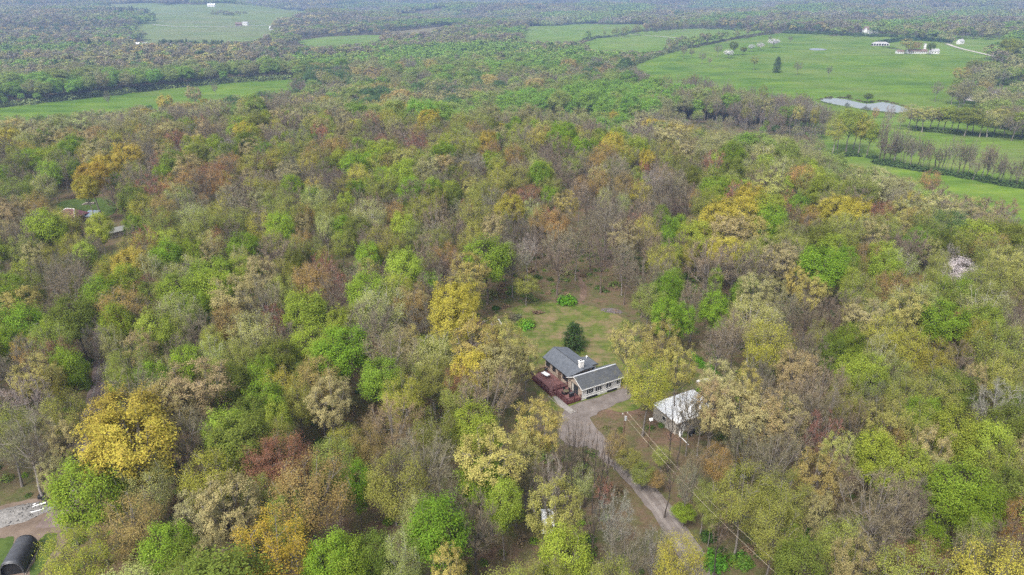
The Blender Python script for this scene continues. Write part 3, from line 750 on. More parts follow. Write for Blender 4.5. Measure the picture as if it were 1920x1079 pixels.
# ------------------------------------------------------------------ the wood: one entry per tree one can make out
# spot of the crown's middle in the photograph, half width there, kind letter
CATALOGUE = """
240 795 64 Y;245 848 82 Y;165 925 66 v;275 905 48 p;245 985 56 o;145 1045 58 V;318 1035 46 g;125 835 30 t;105 900 26 t;45 822 50 b;96 838 36 b;
350 872 40 B;395 897 48 V;378 985 46 t;430 960 60 t;455 832 55 d;520 828 36 l;490 868 40 r;535 862 44 r;585 918 70 o;490 935 36 l;545 968 40 l;505 1040 80 G;620 1055 50 g;398 1052 30 t;632 1005 22 B;350 1062 34 d;
690 835 36 o;740 802 54 T;820 815 44 l;893 802 44 v;920 872 64 u;795 868 58 b;745 905 58 l;668 908 30 g;905 905 42 g;945 945 34 v;820 995 58 g;752 1045 42 p;780 962 30 p;893 985 46 b;842 935 32 b;652 1062 44 g;705 1045 36 d;840 1076 32 u;
1008 805 44 u;985 852 30 u;968 895 26 t;990 890 30 b;1062 842 16 s;1085 832 18 s;1102 838 22 s;1117 848 20 s;1050 832 20 s;1076 816 18 s;1140 838 18 s;1068 862 22 s;1130 862 20 s;1035 895 24 h;1090 897 28 p 8;1132 918 20 R 7;1040 965 54 u;1060 1050 50 v;1112 960 22 s;1152 968 34 h;1172 1035 40 b;1228 1030 26 h;1276 1062 50 V;1155 832 24 o 7;1178 858 24 l 5.5;1205 885 24 l 5;
1392 782 52 t;1340 762 36 t;1432 792 44 t;1402 832 38 b;1470 792 42 t;1482 822 36 b;1345 866 28 o 11;1262 778 20 s;1296 765 26 b 13;1318 772 24 b 12;1335 780 26 t;1282 772 20 s;1402 862 20 o 6;1545 816 34 R;1395 925 52 l;1255 880 18 s 12;1290 905 20 b 11;1322 932 22 l 9;1242 852 14 l 5;1306 870 18 b 10;1336 962 20 l 8;1282 958 15 g 4;1352 990 18 s 12;1230 895 12 o 4;1452 862 42 b;1467 932 48 l;1455 988 46 l;1530 905 44 u;1568 862 34 u;1530 972 28 t;1575 1020 42 l;1500 1062 44 d;1600 1065 40 t;
1660 802 40 u;1640 852 38 v;1672 832 28 o;1692 882 44 v;1742 855 40 t;1725 802 38 l;1795 812 46 v;1852 842 44 v;1890 802 40 d;1800 925 54 g;1832 955 44 g;1640 950 66 b;1702 922 34 b;1692 988 42 b;1632 1035 46 b;1885 882 40 l;1890 925 38 d;1907 978 30 O;1742 1022 34 g;1882 1032 44 B;1830 1022 34 l;1690 1064 30 r;1745 1056 30 r;1920 1060 40 B;
15 547 30 g;56 540 28 l;132 538 42 b;236 530 30 v;312 556 26 l;45 578 34 u;42 608 38 g;8 648 26 g;142 592 42 d;104 590 28 b;230 577 44 o;277 546 20 R;282 592 32 B;220 607 34 g;292 622 36 v;95 642 40 l;180 642 26 B;213 645 24 p;50 660 24 O;76 672 20 R;33 685 48 B;130 690 34 g;72 716 42 u;100 722 26 V;48 752 42 h;245 692 44 l;226 690 18 l;264 662 28 t;232 728 26 v;286 716 30 g;315 702 26 p;372 735 56 t;320 765 50 t;120 778 40 l;
342 548 42 v;402 545 40 v;335 588 38 p;440 562 40 t;490 562 42 b;513 605 22 R;530 548 30 l;586 532 34 o;572 582 40 v;620 562 36 B;635 612 26 v;330 622 28 l;376 622 30 B;428 602 28 o;474 626 44 p;400 668 28 p;398 642 22 V;450 668 30 l;640 664 54 g;522 672 34 d;552 642 28 b;350 684 30 g;432 722 38 d;490 706 28 g;524 728 34 V;596 712 42 o;560 757 32 l;496 758 40 g;472 788 38 d;620 757 40 t;
690 550 40 g;740 548 36 V;716 578 48 p;698 612 46 B;770 577 38 o;792 612 38 B;820 545 40 B;855 575 42 Y;850 612 44 Y;880 515 36 u;872 550 26 u;898 652 50 u;945 652 44 u;936 692 46 t;985 678 30 t;735 657 30 p;766 652 26 u;710 672 22 R;810 672 44 p;715 712 38 g;816 707 34 l;762 717 32 l;885 702 38 Y;755 747 42 V;860 747 34 l;915 745 58 T;835 652 24 B;
1182 648 34 u;1238 650 40 u;1214 712 44 V;1272 692 34 u;1250 545 28 g;1248 590 28 g;987 533 24 l 8;
1340 580 27 g;1302 560 28 b;1415 552 34 t;1452 556 24 t;1520 556 28 u;1490 532 22 u;1512 592 34 B;1470 582 30 b;1440 645 44 V;1380 622 34 b;1350 642 32 b;1560 596 28 B;1536 632 22 l;1520 652 30 B;1590 642 28 g;1556 660 24 d;1596 602 24 u;1495 702 40 t;1545 722 44 T;1512 745 34 T;1602 702 34 v;1580 762 34 l;1345 722 34 t;1400 732 28 u;
1615 547 34 l;1646 546 20 o;1750 547 44 l;1790 552 34 g;1846 572 42 p;1702 590 38 u;1770 606 42 g;1846 612 38 v;1660 632 40 V;1700 650 38 V;1750 672 34 V;1620 602 34 t;1870 655 50 l;1630 702 34 v;1682 712 30 l;1752 732 44 l;1700 752 38 l;1822 722 24 t;1882 702 38 l;1872 762 38 h;1910 592 20 B;1900 622 30 B;1730 786 34 g;
62 350 20 d;28 360 28 l;175 335 28 Y;162 357 22 Y;222 357 30 B;282 360 28 R;335 372 28 p;266 390 24 V;306 392 24 o;70 385 22 o;76 406 22 o;30 402 28 t;126 416 24 V;112 412 16 V;152 420 15 b;186 426 22 v;300 420 32 l;312 426 18 O;332 452 24 V;272 456 24 R;66 486 24 t;106 482 24 V;160 480 20 v;310 482 28 g;362 476 24 g;40 470 24 l;20 446 24 b;150 492 20 B;120 517 34 b;205 507 24 V;240 496 24 l;280 512 34 p;350 512 30 p;
412 342 28 O;450 362 30 B;548 354 24 g;610 352 30 B;640 352 20 V;715 347 34 l;684 350 13 g;405 407 24 V;440 422 22 l;436 442 24 B;520 387 30 l;595 377 30 p;630 402 24 l;490 422 24 V;526 427 28 v;610 422 22 p;670 432 24 d;700 452 28 B;404 450 18 r;458 466 28 g;690 482 26 g;740 402 24 o;756 422 24 v;760 497 20 g;396 517 38 v;490 522 34 t;530 512 24 V;576 527 28 O;620 522 24 T;690 517 20 u;550 492 18 d;
790 327 20 p;850 332 20 d;930 342 28 l;1010 327 22 g;812 352 15 v;845 357 18 v;882 357 18 u;1030 370 18 g;1062 387 24 u;1133 372 16 p;890 402 34 l;955 397 26 Y;1018 412 26 O;1046 422 24 O;888 442 18 V;926 432 24 t;930 457 14 V;850 432 24 B;900 476 24 B;990 467 20 h;1050 452 32 b;1082 452 28 b;1110 432 30 B;1130 472 30 B;822 452 28 l;800 472 26 b;836 482 24 o;815 502 26 B;
1230 337 28 h;1170 347 22 o;1200 362 20 V;1262 342 26 b;1385 367 28 R;1440 352 30 u;1320 382 28 l;1325 376 16 v;1240 407 15 g;1256 427 16 g;1250 452 15 g;1345 415 34 Y;1382 405 40 Y;1405 435 32 u;1440 417 34 g;1495 387 20 g;1520 432 20 B;1480 442 28 l;1436 466 20 v;1330 490 42 b;1375 495 36 b;1425 497 34 B;1480 482 28 b;1240 487 28 V;1210 452 24 b;1170 432 28 B;1170 482 24 b;1262 532 20 g;1342 527 15 v;
1600 327 22 O;1570 320 20 O;1612 357 34 l;1560 367 28 l;1570 398 28 Y;1600 402 26 Y;1580 432 34 l;1700 352 24 O;1745 337 20 O;1756 362 24 B;1670 372 24 B;1700 395 28 Y;1718 418 24 u;1790 398 42 T;1835 400 44 T;1858 430 30 T;1765 435 14 d;1772 455 14 d;1700 462 38 B;1745 472 18 u;1560 470 28 v;1588 492 26 g;1655 482 28 v;1662 507 32 v;1640 442 24 t;1800 515 26 w;1760 522 28 l;1860 472 32 l;1880 502 34 u;1780 487 18 h;1540 500 24 g;1885 395 24 T;
1144 228 22 Y;1224 242 24 Y;1262 252 24 Y;1290 256 24 Y;1335 266 20 Y;1372 290 27 g;1213 304 18 Y;1148 272 20 Y;1052 285 26 B;964 292 22 O;916 269 18 Y;1015 323 22 v;1057 248 22 g;970 256 18 v;1045 190 10 r;935 214 12 O;
363 178 16 t;310 194 16 Y;385 200 14 Y;430 195 13 Y;460 208 17 Y;271 222 20 Y;250 243 20 V;215 241 20 t;83 258 24 t;20 262 20 Y;130 236 14 r;180 266 12 r;226 266 12 r;240 296 26 Y;200 318 26 Y;135 276 24 g;180 286 26 t;460 269 26 d;400 250 24 B;305 305 20 R;430 310 24 O;
613 193 14 Y;751 215 22 Y;805 228 22 Y;845 268 26 V;880 275 22 V;605 258 15 r;577 209 11 r;545 230 24 B;680 282 16 B;500 205 16 u;560 195 15 Y;700 205 18 u;725 208 18 Y;780 222 18 Y;
"""
# kind letter: (name, form, leaf colour, bark, description)
GREYB, WARMB, PALEB, DARKB = (0.215, 0.19, 0.17), (0.15, 0.12, 0.10), (0.37, 0.345, 0.31), (0.09, 0.075, 0.065)
KINDS = {
    "Y": ("oak_tree", "dome", (0.355, 0.295, 0.05), GREYB, "golden-yellow oak with dense domed crown"),
    "V": ("oak_tree", "hazy", (0.295, 0.29, 0.048), GREYB, "yellow-olive oak with feathery crown"),
    "G": ("oak_tree", "upright", (0.36, 0.27, 0.04), GREYB, "golden plume-like oak with upswept sprays"),
    "t": ("oak_tree", "clumpy", (0.31, 0.268, 0.122), GREYB, "pale tan oak with open leaf clumps"),
    "u": ("oak_tree", "clumpy", (0.325, 0.295, 0.088), GREYB, "straw-yellow oak with open leaf clumps"),
    "T": ("bare_tree", "bare", (0.27, 0.21, 0.13), GREYB, "tan budding broad-crowned tree"),
    "g": ("maple_tree", "full", (0.16, 0.24, 0.026), WARMB, "bright green maple in full young leaf"),
    "v": ("maple_tree", "full", (0.225, 0.28, 0.038), GREYB, "lime-green maple in young leaf"),
    "d": ("maple_tree", "full", (0.125, 0.155, 0.03), WARMB, "mid-green leafy maple"),
    "o": ("maple_tree", "hazy", (0.28, 0.20, 0.07), GREYB, "orange-brown maple just leafing out"),
    "O": ("maple_tree", "hazy", (0.31, 0.20, 0.07), GREYB, "rusty orange maple just leafing out"),
    "r": ("maple_tree", "hazy", (0.25, 0.125, 0.075), GREYB, "brick-red maple in flower"),
    "R": ("maple_tree", "bare", (0.30, 0.14, 0.10), GREYB, "reddish twiggy maple in bud"),
    "l": ("leafing_tree", "hazy", (0.215, 0.235, 0.05), GREYB, "olive-green tree with hazy young leaves"),
    "p": ("leafing_tree", "hazy", (0.29, 0.30, 0.10), PALEB, "pale grey-green tree with hazy young leaves"),
    "b": ("bare_tree", "bare", (0.235, 0.205, 0.13), GREYB, "bare grey-brown tree"),
    "B": ("bare_tree", "bare", (0.20, 0.165, 0.12), WARMB, "bare mauve-brown tree"),
    "s": ("bare_tree", "slim", (0.24, 0.19, 0.14), DARKB, "slender bare dark-stemmed tree"),
    "h": ("bare_tree", "bare", (0.29, 0.26, 0.215), PALEB, "bare tree with whitish limbs"),
    "w": ("blossom_tree", "hazy", (0.62, 0.585, 0.59), GREYB, "white-flowering wild cherry"),
    "E": ("conifer", "blunt", (0.055, 0.10, 0.025), WARMB, "dark green rounded evergreen"),
    "e": ("conifer", "conifer", (0.045, 0.085, 0.028), WARMB, "dark green conifer"),
}
TINT_OF = {k: np.array(v[2]) for k, v in KINDS.items()}

wood = []          # x, y, z, height, crown radius, kind
for ent in CATALOGUE.replace("\n", "").split(";"):
    if not ent.strip(): continue
    a = ent.split()
    px, py, pr, k = float(a[0]), float(a[1]), float(a[2]), a[3]
    H = 16.0
    for _ in range(3):
        x, y, z = at(px, py, 0.72 * H)
        dep = to_px(x, y, z + 0.72 * H)[2]
        cr = pr * float(dep) / FPX
        H = float(np.clip(9.5 + cr * 1.55, 12.0, 21.0))
        if k == "s": H = 15.0
        if len(a) > 4: H = float(a[4])
    wood.append([x, y, z, H, max(cr, 1.5), k])

PROTECT = [np.array(p, float) for p in [
    [(905, 600), (960, 565), (1040, 555), (1080, 500), (1110, 500), (1130, 570), (1190, 600), (1205, 640), (1180, 690), (1188, 740), (1165, 790), (1100, 775), (1060, 775), (1010, 740), (1005, 690), (980, 640)],
    [(1040, 800), (1100, 775), (1150, 800), (1165, 850), (1215, 890), (1265, 960), (1315, 1050), (1265, 1055), (1215, 960), (1165, 905), (1100, 870), (1040, 840)],
    [(1222, 755), (1300, 725), (1352, 765), (1340, 800), (1320, 830), (1270, 830), (1226, 790)],
    [(1175, 800), (1270, 815), (1320, 870), (1330, 1000), (1300, 1000), (1235, 900)],
    [(-60, 925), (95, 925), (130, 1005), (80, 1090), (-60, 1090)],
    [(158, 778), (182, 680), (203, 680), (206, 740), (185, 778)],
    [(98, 372), (135, 360), (205, 362), (205, 385), (165, 418), (105, 408)], [(185, 422), (232, 418), (232, 445), (190, 452)],
    [(1225, 668), (1290, 655), (1360, 712), (1320, 730)], [(1385, 868), (1425, 868), (1425, 892), (1385, 892)], [(1010, 945), (1042, 945), (1042, 995), (1010, 995)],
]]
def hides(x, y, z, H, cr):
    a = np.linspace(0, 6.28, 9)[:-1]
    xs = np.concatenate([[x, x, x], x + 0.8 * cr * np.cos(a), x + 0.8 * cr * np.cos(a)])
    ys = np.concatenate([[y, y, y], y + 0.8 * cr * np.sin(a), y + 0.8 * cr * np.sin(a)])
    zs = np.concatenate([[z + H, z + 0.5 * H, z + 0.12 * H], np.full(8, z + 0.55 * H), np.full(8, z + 0.8 * H)])
    u, v, d = to_px(xs, ys, zs)
    return any(inside(p, u, v).any() for p in PROTECT)

HOUSE_XY = np.array(at(1090, 715)[:2]); GARAGE_XY = np.array(at(1285, 790)[:2])
def open_ground(x, y, grow=0.0):
    if np.hypot(x - HOUSE_XY[0], y - HOUSE_XY[1]) < 14 + grow or np.hypot(x - GARAGE_XY[0], y - GARAGE_XY[1]) < 7 + grow: return False
    return not any(inside(p, x, y)[0] for p in NO_TREES)

def wedge(r0, r1, spacing, az0=-45, az1=45, jitter=0.42, rng=RNG):
    """jittered even spread over a ring segment"""
    out = []
    r = r0
    while r < r1:
        n = max(1, int(r * R(az1 - az0) / spacing))
        a = R(az0) + (np.arange(n) + 0.5 + rng.uniform(-jitter, jitter, n)) * R(az1 - az0) / n
        rr = r + rng.uniform(-jitter, jitter, n) * spacing
        out.append(np.stack([rr * np.sin(a), rr * np.cos(a)], 1))
        r += spacing * 0.9
    return np.concatenate(out)

def edge_range(x, y):
    a = np.degrees(np.arctan2(x, y))
    return np.interp(a, AZ_K, EDGE_K) + 14 * np.sin(a * 0.31 + 1.0)

def pick_kind(rng, x, y):
    u, v, _ = to_px(x, y, float(terrain(x, y)) + 10)
    bare = 0.27
    if 960 < u < 1260 and 360 < v < 560: bare = 0.75
    if 1270 < u < 1600 and 540 < v < 720: bare = 0.62
    if 560 < u < 780 and 430 < v < 560: bare = 0.6
    if u < 420 and 200 < v < 340: bare = 0.28
    if v < 430: bare = max(bare, 0.36)
    bare = bare * (1 + 0.45 * math.sin(x * 0.052 + 1.7) * math.sin(y * 0.047 + 0.5))
    t = rng.random()
    if t < bare: return rng.choice(list("bBbBbBRh"), p=[.2, .23, .16, .21, .08, .06, .05, .01])
    p = np.array([.33, .07, .19, .13, .09, .05, .06, .02, .07, .01, .01, .01])
    a = math.sin(x * 0.045 + 0.6) * math.sin(y * 0.038 + 2.0) + 0.5 * math.sin(x * 0.09 - y * 0.07)      # stands: greens here, oaks there
    b = math.sin(x * 0.031 - y * 0.042 + 1.0) + 0.5 * math.sin(x * 0.083 + y * 0.061)
    if v < 430: p[2:5] *= 0.6; p[5:12] *= 1.5
    p[2:5] *= math.exp(1.3 * a); p[[5, 10, 11]] *= math.exp(-1.2 * a + 0.5 * b); p[[6, 7, 8, 9]] *= math.exp(1.1 * b); p[:2] *= math.exp(-0.5 * b)
    return rng.choice(list("lpvgdotuVYOr"), p=p / p.sum())

CREST = [([-60, 0, 100, 200, 300, 400, 500, 560], [222, 217, 211, 202, 194, 183, 170, 164]), ([1180, 1240, 1290, 1330, 1400, 1470, 1530, 1560], [121, 147, 151, 160, 169, 173, 187, 207]),
         ([535, 620, 715], [85, 84, 75]), ([250, 380, 475, 512], [78, 77, 74, 60]), ([980, 1050, 1100], [75, 76, 73]), ([1100, 1180, 1250], [90, 93, 93]),
         ([1545, 1590, 1640, 1700, 1760, 1850, 1900, 1990], [298, 305, 322, 347, 364, 384, 410, 470])]
def over_crest(x, y, z, H):
    """stands before an open field and would hide it"""
    x = np.atleast_1d(x); z = np.atleast_1d(z)
    u, vb, _ = to_px(x, y, z); _, vt, _ = to_px(x, y, z + np.asarray(H))
    bad = np.zeros(len(x), bool)
    for us, vs in CREST:
        ln = np.interp(u, us, vs); bad |= (u > us[0]) & (u < us[-1]) & (vb > ln) & (vt < ln)
    return bad
cand = wedge(48, 420, 6.2, -46, 46)
cand = cand[RNG.permutation(len(cand))]
W0 = np.array([[w[0], w[1], w[4]] for w in wood])
for x, y in cand:
    if np.hypot(x, y) > edge_range(x, y) + 28: continue
    cr = float(2.3 + 3.2 * RNG.random() ** 1.5); d = np.hypot(W0[:, 0] - x, W0[:, 1] - y)
    if np.any(d < 0.62 * (W0[:, 2] + cr)): continue
    if not open_ground(x, y): continue
    k = pick_kind(RNG, x, y)
    H = float(np.clip(9.0 + cr * 1.5 + RNG.normal(0, 0.8), 9, 17))
    z = float(terrain(x, y))
    if hides(x, y, z, H, cr) or over_crest(x, np.atleast_1d(y), z, H)[0]: continue
    wood.append([x, y, z, H, cr, str(k)]); W0 = np.vstack([W0, [x, y, cr]])

# ---- which of them stand as trees of their own: of each kind the 300 that show largest
def shows(w):
    u, v, d = to_px(w[0], w[1], w[2] + 0.66 * w[3])
    s = w[4] / float(d)
    if not (-60 < u < 1980 and -20 < v < 1150): s *= 0.1
    return s
n_listed = sum(1 for e in CATALOGUE.replace("\n", "").split(";") if e.strip())
order = sorted(range(len(wood)), key=lambda i: -shows(wood[i]) * (1.25 if i < n_listed else 1.0))
LIMIT, count = 295, {}
own, rest = [], []
for i in order:
    nm = KINDS[wood[i][5]][0]
    if count.get(nm, 0) < LIMIT: count[nm] = count.get(nm, 0) + 1; own.append(i)
    else: rest.append(i)

# things one can find from which the trees are told apart
MARKS = [(n, np.array(at(px, py)[:2])) for n, px, py in [
    ("the grey-roofed house", 1090, 715), ("the white-roofed garage", 1285, 790), ("the utility pole", 1166, 852), ("the red-roofed cottage", 140, 400),
    ("the black arched shed", 40, 1045), ("the gravel heap", 40, 965), ("the low grey shed", 212, 440), ("the white van", 1027, 975), ("the lawn conifer", 1075, 650),
    ("the purple rubble heap", 1146, 585), ("the grey boulders", 1405, 885), ("the white cherry", 1800, 545), ("the rust-orange maple", 1030, 460), ("the driveway's lower end", 1300, 1050),
    ("the track through the wood", 190, 690), ("the hayfield", 1800, 400), ("the brick-red maple", 490, 910), ("the plume-like golden oak", 505, 1079),
    ("the bay of gravel", 1080, 810), ("the big golden oak pair", 235, 880), ("the bright maple pair", 1815, 1000), ("the tawny dome-crowned tree", 740, 850), ("the lone valley-edge maple", 1372, 330), ("the wide golden oak", 1380, 450)]]
ORD = "first second third fourth fifth sixth seventh eighth ninth tenth eleventh twelfth thirteenth fourteenth fifteenth sixteenth seventeenth eighteenth nineteenth twentieth".split()
def ordinal(n):
    if n < 20: return ORD[n]
    t, u = divmod(n + 1, 10)
    tens = {2: "twent", 3: "thirt", 4: "fort", 5: "fift", 6: "sixt", 7: "sevent", 8: "eight", 9: "ninet"}.get(t, "hundred")
    return tens + "ieth" if u == 0 else tens + "y-" + ORD[u - 1]
buckets = {}
for i in own:
    x, y, z, H, cr, k = wood[i]
    j = int(np.argmin([np.hypot(m[1][0] - x, m[1][1] - y) for m in MARKS]))
    size = "small " if cr < 3.0 else ("large " if cr > 5.2 else "")
    buckets.setdefault((k, size, j), []).append((float(np.hypot(MARKS[j][1][0] - x, MARKS[j][1][1] - y)), i))
TREE_LABEL = {}
for (k, size, j), v in buckets.items():
    v.sort()
    for q, (_, i) in enumerate(v):
        base = size + KINDS[k][4]
        TREE_LABEL[i] = base + (", %s from " % ordinal(q) if len(v) > 1 else ", near ") + MARKS[j][0]
GROUPS = {"oak_tree": "oaks of the wood", "maple_tree": "maples of the wood", "leafing_tree": "leafing trees of the wood", "bare_tree": "bare trees of the wood", "blossom_tree": None, "conifer": None}

def tint_for(k, rng, amt=0.10):
    t = TINT_OF[k] * rng.normal(1.0, amt) * (1 + rng.normal(0, amt * 0.45, 3))
    return [float(v) for v in np.clip(t, 0.01, 0.85)]

def plant_tree(x, y, z, H, cr, k, label, group=None, cat="tree", name=None):
    nm, form, _, bark, _ = KINDS[k]
    (wm, cm), H0, C0 = TREES[form][RNG.integers(len(TREES[form]))]
    root = empty(name or nm, (x, y, z - 0.15), float(RNG.uniform(0, 6.28)), label, cat, group)
    ex = float(RNG.uniform(0.86, 1.15)); sc = (cr / C0 * ex, cr / C0 / ex, H / H0)
    t = link("trunk", wm, root, scale=sc); c = link("crown", cm, root, scale=sc)
    bt = float(RNG.normal(1, 0.12))
    t["tint"] = [float(v * bt) for v in bark]
    c["tint"] = tint_for(k, RNG)
    return root
for i in own:
    x, y, z, H, cr, k = wood[i]
    nm = KINDS[k][0]
    plant_tree(x, y, z, H, cr, k, TREE_LABEL[i] if k != "w" else "white-flowering wild cherry tree standing in the wood", GROUPS[nm])

# ---- the rest of the wood on the hill, one mass
def joined(pair):
    wm, cm = pair
    def arr(me):
        v = np.empty(len(me.vertices) * 3, np.float32); me.vertices.foreach_get("co", v)
        li = np.empty(len(me.loops), np.int32); me.loops.foreach_get("vertex_index", li)
        lt = np.empty(len(me.polygons), np.int32); me.polygons.foreach_get("loop_total", lt)
        ls = np.empty(len(me.polygons), np.int32); me.polygons.foreach_get("loop_start", ls)
        return v.reshape(-1, 3), [(np.stack([li[ls[lt == n] + q] for q in range(n)], 1)) for n in (3, 4) if np.any(lt == n)]
    v1, f1 = arr(wm); v2, f2 = arr(cm)
    a = {}
    for nm in ("lv", "lh"):
        d = np.empty(len(v2), np.float32); cm.attributes[nm].data.foreach_get("value", d)
        a[nm] = np.concatenate([np.full(len(v1), 0.5, np.float32), d])
    return mesh_np("whole_tree", np.concatenate([v1, v2]), f1 + [f + len(v1) for f in f2], [BARK_FAR, LEAF], [0] * len(f1) + [1] * len(f2), attr=a)
FORMS, flat = {}, []
for st_, lst in TREES.items():
    if st_ in ("conifer", "blunt"): continue
    FORMS[st_] = list(range(len(flat), len(flat) + 2))
    for q in lst[:2]: flat.append((joined(q[0]), q[1], q[2]))
flat.append((joined(TREES["conifer"][0][0]), 14.0, 3.6))
near_col = source_collection("wood_form", [f[0] for f in flat])
if rest:
    P, S, I, T = [], [], [], []
    for i in rest:
        x, y, z, H, cr, k = wood[i]
        f = int(RNG.choice(FORMS[KINDS[k][1]]))
        P.append((x, y, z - 0.15)); S.append((cr / flat[f][2], cr / flat[f][2], H / flat[f][1])); I.append(f); T.append(tint_for(k, RNG))
    scatter("hilltop_woodland", near_col, P, RNG.uniform(0, 6.28, len(P)), S, I, T, "mixed spring woodland filling in behind the nearer trees of the hill", "woodland")
print("trees", len(own), "rest", len(rest), "kinds", count)

# ---- low growth of the wood floor
def shrub_mesh(seed, n=150):
    rng = np.random.default_rng(seed)
    d = unit(rng.normal(size=(n, 3)) + np.array([0, 0, 0.5])); d[:, 2] = np.abs(d[:, 2])
    C = d * rng.uniform(0.45, 1.0, (n, 1)) * np.array([1, 1, 0.9]) + rng.normal(0, 0.06, (n, 3))
    V, F = sprays(C, 0.13, rng, out=d)
    return mesh_np("shrub", V, [F], [LEAF], attr={"lv": np.repeat(rng.uniform(0.1, 0.9, n), 4), "lh": np.repeat(rng.uniform(0, 1, n), 4)})
SHRUBS = [shrub_mesh(s) for s in range(4)]
shrub_col = source_collection("shrub_form", SHRUBS)
def low_growth():
    p = np.concatenate([wedge(46, 200, 2.3, -46, 46), wedge(200, 420, 4.6, -46, 46)])
    keep = np.hypot(p[:, 0], p[:, 1]) < edge_range(p[:, 0], p[:, 1]) + 40
    # thickets and open litter
    nz = np.sin(p[:, 0] * 0.11 + 1) * np.sin(p[:, 1] * 0.09) + 0.6 * np.sin(p[:, 0] * 0.31 + p[:, 1] * 0.23)
    keep &= RNG.random(len(p)) < np.clip(0.5 + 0.35 * nz, 0.06, 0.9)
    gx = at(1290, 900)
    keep &= (np.hypot(p[:, 0] - gx[0], p[:, 1] - gx[1]) > 14) | (RNG.random(len(p)) < 0.25)
    for q in NO_TREES: keep &= ~inside(q, p[:, 0], p[:, 1])
    keep &= (np.hypot(p[:, 0] - HOUSE_XY[0], p[:, 1] - HOUSE_XY[1]) > 14) & (np.hypot(p[:, 0] - GARAGE_XY[0], p[:, 1] - GARAGE_XY[1]) > 6.5)
    p = p[keep]; n = len(p)
    s = RNG.uniform(0.4, 1.0, n) ** 1.5 * np.where(RNG.random(n) < 0.12, 2.2, 1.15)
    pal = np.array([(0.10, 0.155, 0.035), (0.14, 0.19, 0.045), (0.075, 0.12, 0.03), (0.19, 0.20, 0.07), (0.20, 0.14, 0.09), (0.24, 0.18, 0.11), (0.15, 0.25, 0.03)])
    t = pal[RNG.choice(7, n, p=[.22, .2, .14, .14, .12, .1, .08])] * RNG.uniform(0.75, 1.25, (n, 1))
    P = np.stack([p[:, 0], p[:, 1], terrain(p[:, 0], p[:, 1]) - 0.05], 1)
    scatter("undergrowth", shrub_col, P, RNG.uniform(0, 6.28, n), np.stack([s * RNG.uniform(0.8, 1.3, n), s * RNG.uniform(0.8, 1.3, n), s * RNG.uniform(0.6, 1.0, n)], 1), RNG.integers(0, 4, n), t,
            "low green and brown undergrowth on the leaf-strewn wood floor", "undergrowth")
    return n
print("undergrowth", low_growth())

# ------------------------------------------------------------------ valley and hills: woods that read as masses
FAR_ROUND = [far_tree(50 + s, 420, 16, 5.0, 0.55) for s in range(5)] + [far_tree(60 + s, 330, 18, 3.6, 0.40, 0.4, "sparse") for s in range(3)] + [far_tree(70, 260, 17, 3.2, 0.6, 0.05, "cone")]
far_col = source_collection("far_form", FAR_ROUND)
PAL = np.array([(0.18, 0.30, 0.05), (0.22, 0.28, 0.07), (0.24, 0.24, 0.10), (0.30, 0.30, 0.13), (0.25, 0.215, 0.155), (0.22, 0.19, 0.14), (0.37, 0.31, 0.11), (0.10, 0.17, 0.06), (0.32, 0.25, 0.12)])
def palette(n, u, v, rng, X, Y, spread=0.16):
    pr = np.tile([.17, .18, .18, .10, .14, .12, .03, .06, .02], (n, 1))
    g = (u > 480) & (u < 1240) & (v > 100) & (v < 235); pr[g] = [.36, .2, .1, .06, .08, .08, .03, .08, .01]
    b = (u > 1180) & (u < 1560) & (v > 150) & (v < 290); pr[b] = [.05, .06, .1, .05, .36, .34, .01, .02, .01]
    l = (u < 460) & (v > 80) & (v < 180); pr[l] = [.18, .16, .17, .12, .12, .08, .10, .04, .03]
    c = pr.cumsum(1); c /= c[:, -1:]
    st = 0.5 + 0.33 * np.sin(X * 0.0081 + 1.1 * np.sin(Y * 0.0046)) * np.sin(Y * 0.0063 + 0.8) + 0.17 * np.sin(X * 0.021 - Y * 0.016)
    q = np.clip(st + rng.normal(0, spread, n), 0, 0.999)
    q = np.argsort(np.argsort(q)) / max(1, n)                     # even shares, but laid out in stands
    k = (q[:, None] > c).sum(1)
    return k, PAL[np.clip(k, 0, 8)]
